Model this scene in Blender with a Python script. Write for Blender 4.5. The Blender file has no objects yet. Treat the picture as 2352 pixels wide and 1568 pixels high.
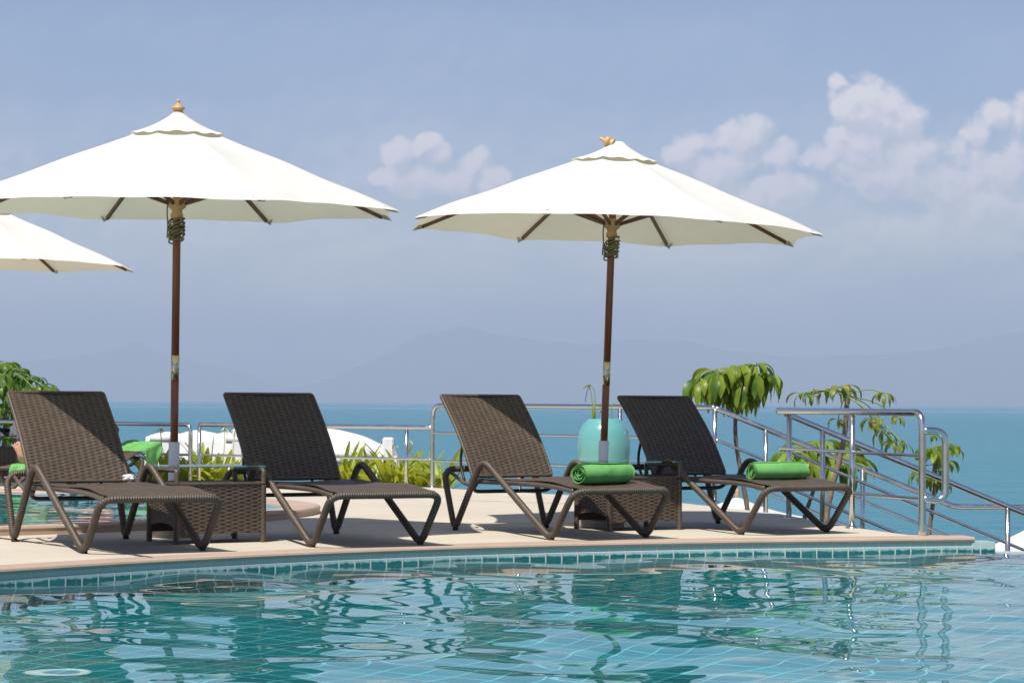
import bpy, bmesh, math, random
import numpy as np
from mathutils import Vector, Matrix, noise as mnoise
random.seed(7); RNG = np.random.default_rng(11)
rad = math.radians
sc = bpy.context.scene
C = sc.collection

# ------------------------------------------------------------------ camera
FPX, CAMH = 5400.0, 0.9                      # focal length in units of a 2352 px wide picture, eye height
PITCH, ROLL = math.atan((923.4 - 784) / FPX), 0.00588
R_ = Vector((math.cos(ROLL), 0, math.sin(ROLL)))
F_ = Vector((0, math.cos(PITCH), math.sin(PITCH))); F_ = (F_ - R_ * F_.dot(R_)).normalized()
U_ = R_.cross(F_)
cam_d = bpy.data.cameras.new('camera'); cam = bpy.data.objects.new('camera', cam_d); C.objects.link(cam)
cam_d.sensor_width = 36.0; cam_d.lens = 36.0 * FPX / 2352; cam_d.clip_start = 0.1; cam_d.clip_end = 120000
cam.matrix_world = Matrix(((R_.x, U_.x, -F_.x, 0), (R_.y, U_.y, -F_.y, 0), (R_.z, U_.z, -F_.z, CAMH), (0, 0, 0, 1)))
sc.camera = cam

def ray(x, y):
    return F_ + R_ * ((x - 1176) / FPX) + U_ * ((784 - y) / FPX)
def at(x, y, Y):                              # survey: the point seen at (x, y) that stands Y metres away
    d = ray(x, y); return d * (Y / d.y) + Vector((0, 0, CAMH))
def gp(x, y, z=0.0):                          # survey: the point seen at (x, y) on the level z
    d = ray(x, y); return d * ((z - CAMH) / d.z) + Vector((0, 0, CAMH))

# ------------------------------------------------------------------ light, sky, exposure
SUN_EL, SUN_AZ = 58.0, 204.0                  # degrees; azimuth from +Y clockwise: behind the camera, to its left
sc.view_settings.view_transform = 'Standard'; sc.view_settings.look = 'None'
sc.view_settings.exposure = 0.3; sc.view_settings.gamma = 1.0
sc.cycles.use_denoising = True
sc.cycles.max_bounces = 10; sc.cycles.transmission_bounces = 8; sc.cycles.glossy_bounces = 5
sc.cycles.diffuse_bounces = 3; sc.cycles.transparent_max_bounces = 12; sc.cycles.volume_bounces = 1
sc.cycles.sample_clamp_indirect = 6.0
sun_d = bpy.data.lights.new('sun', 'SUN'); sun = bpy.data.objects.new('sun', sun_d); C.objects.link(sun)
sun_d.energy = 4.7; sun_d.angle = rad(0.53); sun_d.color = (1.0, 0.95, 0.87)
SUN_DIR = Vector((math.sin(rad(SUN_AZ)) * math.cos(rad(SUN_EL)), math.cos(rad(SUN_AZ)) * math.cos(rad(SUN_EL)), math.sin(rad(SUN_EL))))
sun.rotation_euler = SUN_DIR.to_track_quat('Z', 'Y').to_euler()
sun.location = SUN_DIR * 60
sun_d.cycles.is_caustics_light = True

w = bpy.data.worlds.new('World'); sc.world = w; w.use_nodes = True
class NT:
    def __init__(s, tree): s.t = tree; s.n = tree.nodes; s.l = tree.links
    def new(s, typ, **kw):
        n = s.n.new(typ)
        for k, v in kw.items():
            if k in n.inputs.keys() if isinstance(k, str) and not hasattr(n, k) else False: n.inputs[k].default_value = v
            else: setattr(n, k, v)
        return n
    def link(s, a, b): s.l.new(a, b)
    def val(s, sock, v):
        if hasattr(v, 'is_linked'): s.link(v, sock)
        else: sock.default_value = v
    def math(s, op, a, b=None, c=None, clamp=False):
        n = s.n.new('ShaderNodeMath'); n.operation = op; n.use_clamp = clamp
        for i, v in enumerate((a, b, c)):
            if v is not None: s.val(n.inputs[i], v)
        return n.outputs[0]
    def vmath(s, op, a, b=None, out=0):
        n = s.n.new('ShaderNodeVectorMath'); n.operation = op
        for i, v in enumerate((a, b)):
            if v is not None: s.val(n.inputs[i], v)
        return n.outputs[out]
    def noise(s, vec, scale, detail=2.0, rough=0.5, dim='3D', lac=2.0, dist=0.0):
        n = s.n.new('ShaderNodeTexNoise'); n.noise_dimensions = dim
        if vec is not None: s.link(vec, n.inputs['Vector'])
        n.inputs['Scale'].default_value = scale; n.inputs['Detail'].default_value = detail
        n.inputs['Roughness'].default_value = rough; n.inputs['Distortion'].default_value = dist
        return n.outputs[0]
    def ramp(s, fac, stops, interp='LINEAR'):
        n = s.n.new('ShaderNodeValToRGB'); s.link(fac, n.inputs[0]); cr = n.color_ramp; cr.interpolation = interp
        while len(cr.elements) < len(stops): cr.elements.new(0.5)
        for e, (p, c) in zip(cr.elements, stops):
            e.position = p; e.color = (c, c, c, 1) if not isinstance(c, tuple) else (c + (1,) if len(c) == 3 else c)
        return n.outputs[0]
    def mix(s, fac, a, b, mode='MIX'):
        n = s.n.new('ShaderNodeMix'); n.data_type = 'RGBA'; n.blend_type = mode
        s.val(n.inputs[0], fac)
        for i, v in ((6, a), (7, b)):
            s.val(n.inputs[i], v if hasattr(v, 'is_linked') else (tuple(v) + (1,) if len(v) == 3 else v))
        return n.outputs[2]
    def maprange(s, v, a, b, c, d, clamp=True, smooth=False):
        n = s.n.new('ShaderNodeMapRange'); n.clamp = clamp
        if smooth: n.interpolation_type = 'SMOOTHSTEP'
        s.val(n.inputs[0], v)
        for i, x in enumerate((a, b, c, d)): s.val(n.inputs[i + 1], x)
        return n.outputs[0]
    def comb(s, x, y, z):
        n = s.n.new('ShaderNodeCombineXYZ')
        for i, v in enumerate((x, y, z)): s.val(n.inputs[i], v)
        return n.outputs[0]
    def sep(s, v):
        n = s.n.new('ShaderNodeSeparateXYZ'); s.link(v, n.inputs[0]); return n.outputs

def build_world():
    t = NT(w.node_tree); t.n.clear()
    out = t.n.new('ShaderNodeOutputWorld'); bg = t.n.new('ShaderNodeBackground'); t.link(bg.outputs[0], out.inputs[0])
    sky = t.n.new('ShaderNodeTexSky'); sky.sky_type = 'NISHITA'; sky.sun_disc = False
    sky.sun_elevation = rad(SUN_EL); sky.sun_rotation = rad(SUN_AZ)
    sky.altitude = 0; sky.air_density = 1.0; sky.dust_density = 0.8; sky.ozone_density = 3.5
    geo = t.n.new('ShaderNodeTexCoord')
    d = t.vmath('NORMALIZE', geo.outputs['Generated'])
    x, y, z = t.sep(d)
    # direction angles over the sea: azimuth from +Y and elevation, in units of 1/5400 rad
    yy = t.math('MAXIMUM', y, 0.001)
    az = t.math('MULTIPLY', t.math('DIVIDE', x, yy), 5400 / 2352)       # 1.0 = one picture width
    el = t.math('MULTIPLY', t.math('DIVIDE', z, yy), 5400 / 2352)
    pv = t.comb(az, el, 0.0)
    puffs = [(1990, 222, 62, 62), (1925, 212, 30, 32), (1948, 250, 52, 50), (2035, 258, 62, 62), (1995, 300, 85, 75), (2085, 315, 48, 62), (2112, 380, 62, 62), (1985, 375, 105, 72),
             (1738, 322, 58, 50), (1690, 335, 72, 50), (1605, 345, 66, 44), (1570, 375, 55, 42), (1780, 375, 62, 60), (1650, 400, 120, 70), (1868, 395, 60, 46), (1925, 362, 56, 46), (2182, 362, 50, 48), (2232, 318, 52, 48),
             (2292, 275, 50, 52), (2345, 288, 62, 66), (2400, 340, 100, 84), (2260, 405, 140, 84), (2050, 440, 210, 76), (2300, 490, 230, 86), (1790, 460, 210, 66), (2180, 570, 260, 95), (2345, 350, 110, 110), (2240, 470, 170, 110),
             (918, 372, 52, 46), (965, 366, 52, 40), (998, 392, 44, 42), (1078, 412, 50, 44), (1030, 440, 130, 52), (1130, 446, 60, 38), (880, 425, 50, 36), (960, 430, 110, 55), (155, 722, 46, 24)]
    def density(off):
        q = t.vmath('ADD', pv, off)
        vo = t.n.new('ShaderNodeTexVoronoi'); vo.feature = 'F1'; vo.inputs['Scale'].default_value = 26.0; vo.inputs['Detail'].default_value = 3.0; vo.inputs['Roughness'].default_value = 0.55
        wq = t.n.new('ShaderNodeTexNoise'); t.link(q, wq.inputs['Vector']); wq.inputs['Scale'].default_value = 9.0; wq.inputs['Detail'].default_value = 6.0; wq.inputs['Roughness'].default_value = 0.6
        qq = t.vmath('ADD', q, t.vmath('MULTIPLY', t.vmath('SUBTRACT', wq.outputs[1], (0.5, 0.5, 0.5)), (0.05, 0.05, 0.0)))
        t.link(qq, vo.inputs['Vector'])
        x_, y_, z_ = t.sep(qq); m = None
        for cx, cy, rx, ry in puffs:
            dx = t.math('MULTIPLY', t.math('SUBTRACT', x_, (cx - 1176) / 2352), 2352 / rx); dy = t.math('MULTIPLY', t.math('SUBTRACT', y_, (949.0 - cy) / 2352), 2352 / ry)
            v = t.math('SUBTRACT', 1.0, t.math('MULTIPLY_ADD', dx, dx, t.math('MULTIPLY', dy, dy)))
            m = v if m is None else t.math('SMOOTH_MAX', m, v, 0.35)
        return t.math('ADD', t.math('MAXIMUM', m, -2.0), t.math('ADD', t.math('MULTIPLY', t.math('SUBTRACT', 1.18, vo.outputs['Distance']), 0.85), t.math('MULTIPLY', t.math('SUBTRACT', wq.outputs[0], 0.5), 2.1)))
    dens = density((0.0, 0.0, 0.0)); dens2 = density((-0.007, 0.011, 0.0))
    cl = t.maprange(dens, -0.05, 0.85, 0.0, 1.0, smooth=True)
    body = t.maprange(t.math('SUBTRACT', dens, dens2), -0.28, 0.34, 0.0, 1.0)       # tops turned to the sun are brighter
    body = t.math('MULTIPLY_ADD', body, 0.75, t.math('MULTIPLY', t.maprange(el, 0.16, 0.30, 0.0, 1.0), 0.25))
    ccol = t.mix(body, (0.54, 0.53, 0.60), (0.92, 0.81, 0.78))
    fade = t.maprange(el, 0.06, 0.205, 0.0, 1.0, smooth=True)
    veil = t.maprange(t.noise(t.comb(t.math('MULTIPLY', az, 1.0), t.math('MULTIPLY', el, 2.4), 5.0), 3.2, 5.0, 0.55), 0.36, 0.70, 0.14, 0.62)
    fac = t.math('MULTIPLY', cl, t.math('MULTIPLY', fade, 0.95))
    fac = t.math('MAXIMUM', fac, t.math('MULTIPLY', veil, t.math('MULTIPLY', t.maprange(el, 0.03, 0.07, 0.0, 1.6), t.maprange(el, 0.15, 0.30, 1.0, 0.12))))
    fac = t.math('MULTIPLY', fac, t.maprange(el, 0.36, 0.42, 1.0, 0.0))
    fac = t.math('MULTIPLY', fac, t.math('GREATER_THAN', y, 0.05))
    STR = 0.095
    base = t.vmath('MULTIPLY', sky.outputs[0], (SKYTINT[0], SKYTINT[1], SKYTINT[2]))
    ccol = t.mix(t.maprange(el, 0.10, 0.22, 1.0, 0.0), ccol, (1.06, 0.98, 0.70))
    cs = t.vmath('SCALE', ccol, None); cs.node.inputs['Scale'].default_value = 1.0 / STR
    col = t.mix(fac, base, cs)
    t.link(col, bg.inputs[0]); bg.inputs[1].default_value = STR
SKYTINT = (0.83, 0.79, 0.90)
build_world()

# ------------------------------------------------------------------ helpers
def mat(name, color, rough=0.6, metal=0.0, spec=0.5, build=None, trans=None):
    m = bpy.data.materials.new(name); m.use_nodes = True
    t = NT(m.node_tree); p = t.n['Principled BSDF']
    p.inputs['Base Color'].default_value = tuple(color) + (1,); p.inputs['Roughness'].default_value = rough
    p.inputs['Metallic'].default_value = metal; p.inputs['Specular IOR Level'].default_value = spec
    if build: build(t, p)
    if trans:                                  # thin leaves and cloth let light through
        out = t.n['Material Output']; tr = t.n.new('ShaderNodeBsdfTranslucent'); tr.inputs[0].default_value = tuple(trans[1]) + (1,)
        mx = t.n.new('ShaderNodeMixShader'); mx.inputs[0].default_value = trans[0]
        t.link(p.outputs[0], mx.inputs[1]); t.link(tr.outputs[0], mx.inputs[2]); t.link(mx.outputs[0], out.inputs[0])
    return m
def vary(scale, amount, tint=None, detail=4.0, coord='Object', bump=0.0, bscale=None, bdist=0.01):
    """colour varied by noise, optional fine bump"""
    def f(t, p):
        tc = t.n.new('ShaderNodeTexCoord'); v = tc.outputs[coord]
        c = tuple(p.inputs['Base Color'].default_value)[:3]
        n = t.noise(v, scale, detail, 0.6)
        d = tint or tuple(x * (1 - amount) for x in c)
        t.link(t.mix(t.maprange(n, 0.35, 0.68, 0, 1), c, d), p.inputs['Base Color'])
        if bump:
            b = t.n.new('ShaderNodeBump'); b.inputs['Strength'].default_value = bump; b.inputs['Distance'].default_value = bdist
            t.link(t.noise(v, bscale or scale * 8, 4.0, 0.6), b.inputs['Height']); t.link(b.outputs[0], p.inputs['Normal'])
    return f
def tag(o, label=None, cat=None, group=None, kind=None):
    if label: o['label'] = label
    if cat: o['category'] = cat
    if group: o['group'] = group
    if kind: o['kind'] = kind
    return o
def mesh_obj(name, verts, faces, m, parent=None, smooth=False, mats=None, fmat=None):
    me = bpy.data.meshes.new(name); me.from_pydata([tuple(v) for v in verts], [], [tuple(f) for f in faces]); me.update()
    if m: me.materials.append(m)
    for x in mats or []: me.materials.append(x)
    if fmat is not None: me.polygons.foreach_set('material_index', fmat)
    if smooth: me.polygons.foreach_set('use_smooth', [True] * len(me.polygons))
    o = bpy.data.objects.new(name, me); C.objects.link(o)
    if parent is not None: o.parent = parent
    return o
def empty(name, loc, rz=0.0, rot=None):
    o = bpy.data.objects.new(name, None); C.objects.link(o); o.empty_display_size = 0.1
    o.location = loc; o.rotation_euler = rot if rot else (0, 0, rz); return o
class MB:
    """collects pieces of ONE mesh"""
    def __init__(s): s.v = []; s.f = []; s.mi = []
    def add(s, v, f, mi=0):
        n = len(s.v); s.v += [tuple(x) for x in v]; s.f += [tuple(i + n for i in q) for q in f]; s.mi += [mi] * len(f); return s
    def build(s, name, m, parent=None, smooth=True, mats=None):
        return mesh_obj(name, s.v, s.f, m, parent, smooth, mats, s.mi if mats else None)
    def box(s, x0, x1, y0, y1, z0, z1, bev=0.0, mi=0):
        b = min(bev, (x1 - x0) / 2.01, (y1 - y0) / 2.01, (z1 - z0) / 2.01)
        bm = bmesh.new(); bmesh.ops.create_cube(bm, size=1.0)
        for v in bm.verts: v.co = Vector(((x0 + x1) / 2 + v.co.x * (x1 - x0), (y0 + y1) / 2 + v.co.y * (y1 - y0), (z0 + z1) / 2 + v.co.z * (z1 - z0)))
        if b > 0: bmesh.ops.bevel(bm, geom=bm.edges[:], offset=b, segments=2, affect='EDGES')
        bm.verts.index_update()
        s.add([v.co for v in bm.verts], [[v.index for v in f.verts] for f in bm.faces], mi); bm.free(); return s
    def tube(s, pts, r, n=12, wrap=None, caps=True, closed=False, mi=0):
        v, f = tube(pts, r, n, wrap, caps, closed); return s.add(v, f, mi)
    def lathe(s, prof, n=32, centre=(0, 0, 0), mi=0, caps=True):
        v = []; f = []; m = len(prof)
        for i in range(n):
            a = 2 * math.pi * i / n
            for r, z in prof: v.append((centre[0] + r * math.cos(a), centre[1] + r * math.sin(a), centre[2] + z))
        for i in range(n):
            j = (i + 1) % n
            for k in range(m - 1): f.append((i * m + k, j * m + k, j * m + k + 1, i * m + k + 1))
        if caps:
            f.append([i * m for i in range(n)][::-1]); f.append([i * m + m - 1 for i in range(n)])
        return s.add(v, f, mi)
def spline(pts, step, radius=None):
    """polyline with its corners rounded, resampled evenly"""
    P = [Vector(p) for p in pts]; out = [P[0]]
    for i in range(1, len(P) - 1):
        a, b, c = P[i - 1], P[i], P[i + 1]
        rr = radius[i] if isinstance(radius, (list, tuple)) else (radius or 0.0)
        if rr <= 0: out.append(b); continue
        d1, d2 = (a - b), (c - b); l1 = min(rr, d1.length * 0.48); l2 = min(rr, d2.length * 0.48)
        p1 = b + d1.normalized() * l1; p2 = b + d2.normalized() * l2
        for k in range(9):
            t_ = k / 8; out.append(p1 * (1 - t_) ** 2 + b * 2 * t_ * (1 - t_) + p2 * t_ ** 2)
    out.append(P[-1])
    L = [0.0]
    for a, b in zip(out, out[1:]): L.append(L[-1] + (b - a).length)
    n = max(2, int(L[-1] / step) + 1); res = []; k = 0
    for i in range(n):
        s_ = L[-1] * i / (n - 1)
        while k < len(L) - 2 and L[k + 1] < s_: k += 1
        q = (s_ - L[k]) / max(1e-9, L[k + 1] - L[k]); res.append(out[k].lerp(out[k + 1], min(1, max(0, q))))
    return res
def tube(pts, r, n=12, wrap=None, caps=True, closed=False):
    P = [Vector(p) for p in pts]; m = len(P); v = []; f = []
    T = []
    for i in range(m):
        a = P[(i - 1) % m] if (closed or i) else P[0]; b = P[(i + 1) % m] if (closed or i < m - 1) else P[-1]
        T.append((b - a).normalized())
    up = Vector((0, 0, 1)) if abs(T[0].z) < 0.9 else Vector((1, 0, 0)); N = (up - T[0] * up.dot(T[0])).normalized(); s_ = 0.0
    for i in range(m):
        if i:
            N = (N - T[i] * N.dot(T[i])).normalized(); s_ += (P[i] - P[i - 1]).length
        B = T[i].cross(N); ri = r[i] if isinstance(r, (list, tuple, np.ndarray)) else r
        for k in range(n):
            a = 2 * math.pi * k / n; q = ri
            if wrap: q = ri * (1 + wrap[1] * math.cos(2 * math.pi * s_ / wrap[0] + a * wrap[2]))
            v.append(P[i] + (N * math.cos(a) + B * math.sin(a)) * q)
    for i in range(m if closed else m - 1):
        j = (i + 1) % m
        for k in range(n): f.append((i * n + k, i * n + (k + 1) % n, j * n + (k + 1) % n, j * n + k))
    if caps and not closed:
        f.append(tuple(range(n))[::-1]); f.append(tuple(range((m - 1) * n, m * n)))
    return v, f
def copy_tree(o, parent=None):
    c = o.copy(); C.objects.link(c)
    if parent is not None: c.parent = parent
    for ch in list(o.children): copy_tree(ch, c)
    return c
def in_poly(x, y, poly):
    c = False; n = len(poly)
    for i in range(n):
        x1, y1 = poly[i][0], poly[i][1]; x2, y2 = poly[(i + 1) % n][0], poly[(i + 1) % n][1]
        if (y1 > y) != (y2 > y) and x < (x2 - x1) * (y - y1) / (y2 - y1) + x1: c = not c
    return c
def catmull(pts, per):
    P = [Vector((p[0], p[1], 0)) for p in pts]; out = []
    for i in range(len(P) - 1):
        a = P[i - 1] if i else P[0] * 2 - P[1]; b = P[i]; c = P[i + 1]; d = P[i + 2] if i + 2 < len(P) else P[-1] * 2 - P[-2]
        for k in range(per):
            t_ = k / per
            out.append(0.5 * (2 * b + (c - a) * t_ + (2 * a - 5 * b + 4 * c - d) * t_ ** 2 + (3 * b - a - 3 * c + d) * t_ ** 3))
    out.append(P[-1]); return out
# ------------------------------------------------------------------ materials of the setting
def m_deck(t, p):
    tc = t.n.new('ShaderNodeTexCoord'); v = tc.outputs['Object']
    n = t.noise(v, 1.1, 5.0, 0.6); n2 = t.noise(v, 260.0, 2.0, 0.7); n3 = t.noise(v, 6.0, 4.0, 0.6)
    c = t.mix(t.maprange(n, 0.3, 0.7, 0, 1), (0.55, 0.49, 0.39), (0.48, 0.425, 0.335))
    c = t.mix(t.maprange(n3, 0.58, 0.75, 0, 0.5), c, (0.42, 0.37, 0.29))
    c = t.mix(t.maprange(n2, 0.55, 0.75, 0, 0.45), c, (0.36, 0.31, 0.25))
    t.link(c, p.inputs['Base Color'])
    b = t.n.new('ShaderNodeBump'); b.inputs['Strength'].default_value = 0.5; b.inputs['Distance'].default_value = 0.003
    t.link(n2, b.inputs['Height']); t.link(b.outputs[0], p.inputs['Normal'])
M = {}
M['deck'] = mat('pebble_wash', (0.6, 0.5, 0.4), 0.85, build=m_deck)
def m_coping(t, p):
    tc = t.n.new('ShaderNodeTexCoord'); v = tc.outputs['Object']
    c = t.mix(t.maprange(t.noise(v, 2.3, 5.0, 0.65), 0.3, 0.7, 0, 1), (0.45, 0.335, 0.255), (0.38, 0.275, 0.205))
    c = t.mix(t.maprange(t.noise(v, 11.0, 5.0, 0.7), 0.60, 0.72, 0, 0.6), c, (0.30, 0.24, 0.2))
    t.link(c, p.inputs['Base Color'])
    b = t.n.new('ShaderNodeBump'); b.inputs['Strength'].default_value = 0.4; b.inputs['Distance'].default_value = 0.004
    t.link(t.noise(v, 60.0, 4.0, 0.6), b.inputs['Height']); t.link(b.outputs[0], p.inputs['Normal'])
M['coping'] = mat('sandstone_coping', (0.5, 0.35, 0.27), 0.7, build=m_coping)
def tiles(col_a, col_b, grout, size, rot=0.0, gw=0.05, uv=False, stain=False):
    def f(t, p):
        tc = t.n.new('ShaderNodeTexCoord'); v = tc.outputs['UV' if uv else 'Object']
        mp = t.n.new('ShaderNodeMapping'); mp.inputs['Rotation'].default_value = (0, 0, rot); t.link(v, mp.inputs[0]); v2 = mp.outputs[0]
        x, y, z = t.sep(t.vmath('SCALE', v2) if False else v2)
        fx = t.math('FRACT', t.math('DIVIDE', x, size)); fy = t.math('FRACT', t.math('DIVIDE', y, size))
        ex = t.math('ABSOLUTE', t.math('SUBTRACT', fx, 0.5)); ey = t.math('ABSOLUTE', t.math('SUBTRACT', fy, 0.5))
        g = t.maprange(t.math('MAXIMUM', ex, ey), 0.5 - gw, 0.5 - gw * 0.6, 0, 1)
        cell = t.comb(t.math('FLOOR', t.math('DIVIDE', x, size)), t.math('FLOOR', t.math('DIVIDE', y, size)), 0.0)
        wn = t.n.new('ShaderNodeTexWhiteNoise'); t.link(cell, wn.inputs['Vector'])
        c = t.mix(wn.outputs[0], col_a, col_b)
        c = t.mix(g, c, grout)
        if stain:
            s_ = t.noise(v, 14.0, 5.0, 0.7)
            c = t.mix(t.math('MULTIPLY', t.maprange(t.math('ADD', y, t.math('MULTIPLY', t.math('SUBTRACT', s_, 0.5), 0.05)), -0.088, -0.078, 0, 1), t.math('MULTIPLY_ADD', g, -0.5, 0.92)), c, (0.40, 0.50, 0.48))
            c = t.mix(t.maprange(t.noise(v, 30.0, 4.0, 0.7), 0.6, 0.75, 0, 0.7), c, (0.40, 0.46, 0.40))
        t.link(c, p.inputs['Base Color'])
        b = t.n.new('ShaderNodeBump'); b.inputs['Strength'].default_value = 0.6; b.inputs['Distance'].default_value = 0.003
        t.link(t.math('SUBTRACT', 1.0, g), b.inputs['Height']); t.link(b.outputs[0], p.inputs['Normal'])
    return f
TH = rad(30.7)                                                  # the row of loungers runs at this angle
M['floor_tile'] = mat('pool_floor_tile', (0.03, 0.3, 0.3), 0.35, build=tiles((0.0005, 0.225, 0.24), (0.001, 0.285, 0.295), (0.16, 0.74, 0.78), 0.165, TH, 0.038))
M['wall_tile'] = mat('pool_wall_tile', (0.03, 0.3, 0.3), 0.2, build=tiles((0.006, 0.105, 0.115), (0.016, 0.165, 0.165), (0.55, 0.60, 0.54), 0.115, 0, 0.05, True, True))
def m_water(t, p):
    out = t.n['Material Output']; t.n.remove(p)
    g = t.n.new('ShaderNodeBsdfGlass'); g.inputs['IOR'].default_value = 1.333; g.inputs['Roughness'].default_value = 0.0
    g.inputs['Color'].default_value = (1.0, 1.0, 1.0, 1)
    t.link(g.outputs[0], out.inputs[0])
M['water'] = mat('pool_water', (1, 1, 1), 0.0, build=m_water)
def m_sea(t, p):
    tc = t.n.new('ShaderNodeTexCoord'); v = tc.outputs['Object']
    x, y, z = t.sep(v)
    big = t.noise(t.comb(t.math('MULTIPLY', x, 0.0012), t.math('MULTIPLY', y, 0.0035), 0.0), 1.0, 4.0, 0.55)
    c = t.mix(t.maprange(big, 0.3, 0.7, 0, 1), (0.020, 0.185, 0.262), (0.030, 0.22, 0.30))
    st = t.noise(t.comb(t.math('MULTIPLY', x, 0.10), t.math('MULTIPLY', y, 0.42), 2.0), 1.0, 5.0, 0.65)
    c = t.mix(t.maprange(st, 0.42, 0.66, 0.0, 0.75), c, (0.006, 0.10, 0.17))
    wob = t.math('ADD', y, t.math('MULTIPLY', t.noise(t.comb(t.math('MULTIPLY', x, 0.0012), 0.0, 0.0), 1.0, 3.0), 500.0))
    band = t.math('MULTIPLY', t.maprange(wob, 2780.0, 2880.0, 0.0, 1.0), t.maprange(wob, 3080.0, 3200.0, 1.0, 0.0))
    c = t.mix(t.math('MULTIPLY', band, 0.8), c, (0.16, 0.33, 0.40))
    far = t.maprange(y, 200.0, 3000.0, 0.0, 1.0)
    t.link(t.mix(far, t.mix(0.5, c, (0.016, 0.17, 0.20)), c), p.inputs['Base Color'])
    p.inputs['IOR'].default_value = 1.333
    b1 = t.noise(t.vmath('MULTIPLY', v, (0.55, 0.8, 1)), 1.0, 5.0, 0.62)
    b2 = t.noise(t.vmath('MULTIPLY', v, (0.06, 0.10, 1)), 1.0, 4.0, 0.6)
    h = t.math('ADD', t.math('MULTIPLY', b1, 0.8), t.math('MULTIPLY', b2, 2.6))
    b = t.n.new('ShaderNodeBump'); b.inputs['Strength'].default_value = 0.85; b.inputs['Distance'].default_value = 1.0
    t.link(h, b.inputs['Height']); t.link(b.outputs[0], p.inputs['Normal'])
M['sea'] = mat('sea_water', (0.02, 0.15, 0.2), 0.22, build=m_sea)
M['hill'] = mat('forest_hill', (0.05, 0.075, 0.05), 0.95, build=vary(0.002, 0.4))
M['soil'] = mat('hillside_soil', (0.12, 0.1, 0.06), 0.95, build=vary(0.6, 0.5, (0.05, 0.09, 0.03)))
M['concrete'] = mat('concrete', (0.42, 0.40, 0.37), 0.8, build=vary(3.0, 0.25, bump=0.3, bscale=90, bdist=0.004))

# ------------------------------------------------------------------ sea, hills, hillside
SEA_Z = -7.0
def sheet(name, xs, ys, zf, m, smooth=True):
    v = [(x, y, zf(x, y)) for y in ys for x in xs]; n = len(xs)
    f = [(j * n + i, j * n + i + 1, (j + 1) * n + i + 1, (j + 1) * n + i) for j in range(len(ys) - 1) for i in range(n - 1)]
    return mesh_obj(name, v, f, m, None, smooth)
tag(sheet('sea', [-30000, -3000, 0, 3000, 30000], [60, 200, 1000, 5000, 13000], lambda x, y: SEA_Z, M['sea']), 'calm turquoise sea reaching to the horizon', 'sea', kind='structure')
def ridge(name, prof, Y, depth, label):
    """a long hill: crest height above the sea by bearing, with slopes before and behind it"""
    k = Y / FPX; xs = np.linspace(prof[0][0], prof[-1][0], 240); px = [p[0] for p in prof]; py = [p[1] for p in prof]
    v = []; rows = 14
    for r_ in range(rows + 1):
        q = r_ / rows; s_ = math.sin(math.pi * q) ** 0.85
        for x in xs:
            X = (x - 1176) * k; crest = max(2.0, np.interp(x, px, py)) * k
            fl = mnoise.fractal(Vector((X * 0.0004, q * 3.0, Y * 0.001)), 1.0, 2.0, 5)
            z = -60 + (crest + 60) * s_ * (1 + 0.09 * fl * math.sin(math.pi * q)) * (1 if s_ < 0.999 else 1)
            v.append((X, Y + depth * (q - 0.5) + 300 * fl, z))
    n = len(xs)
    f = [(j * n + i, j * n + i + 1, (j + 1) * n + i + 1, (j + 1) * n + i) for j in range(rows) for i in range(n - 1)]
    return tag(mesh_obj(name, v, f, M['hill'], None, True), label, 'hill', kind='structure')
ridge('hills', [(-700, 30), (-300, 60), (0, 75), (120, 92), (230, 108), (310, 134), (360, 112), (430, 92), (540, 70), (640, 26), (690, 0), (900, 0)], 37000, 6000, 'hazy blue ridge on the left of the bay')
ridge('hills', [(560, 0), (640, 20), (760, 48), (860, 96), (960, 150), (1060, 173), (1150, 156), (1230, 146), (1330, 140), (1450, 146), (1560, 144), (1680, 118), (1800, 108), (1990, 112), (2130, 120), (2250, 152), (2340, 164), (2500, 176), (2900, 120), (3300, 60)], 34500, 6500, 'long hazy blue mountain ridge across the bay')
xs = np.linspace(-60, 60, 41); ys = np.concatenate([np.linspace(17.0, 40, 14), np.linspace(46, 170, 16)])
tag(sheet('hillside', list(xs), list(ys), lambda x, y: (-1.6 - 0.085 * (y - 17)) - max(0, y - 120) * 0.05 + 0.25 * mnoise.noise(Vector((x * 0.2, y * 0.2, 0))), M['soil']), 'planted slope falling away to the sea', 'slope', kind='structure')

# ------------------------------------------------------------------ pool, deck, coping
WZ = -0.10
edge_px = [(0, 1317), (150, 1309), (349, 1294), (623, 1279), (847, 1270), (1172, 1263), (1423, 1254), (1674, 1249), (1924, 1245), (2240, 1243)]
edge = [gp(x, y, -0.03) for x, y in edge_px]
pc_ = np.polyfit([e.x for e in edge], [e.y for e in edge], 3)                 # one fair curve through the survey
END = Vector((edge[-1].x, float(np.polyval(pc_, edge[-1].x)), 0))
EDGE = [Vector((x, float(np.polyval(pc_, x)), 0)) for x in np.linspace(-4.2, END.x, 90)]   # water side of the coping, left to right
t0_ = (EDGE[1] - EDGE[0]).normalized(); EDGE = [EDGE[0] - t0_ * q for q in (3.2, 2.0, 1.0, 0.4)] + EDGE
def offset(line, d):
    out = []
    for i, p in enumerate(line):
        a = line[max(0, i - 1)]; b = line[min(len(line) - 1, i + 1)]; t_ = (b - a).normalized()
        out.append(p + Vector((-t_.y, t_.x, 0)) * d)
    return out
COPW = 0.17
back = offset(EDGE, COPW)
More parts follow.
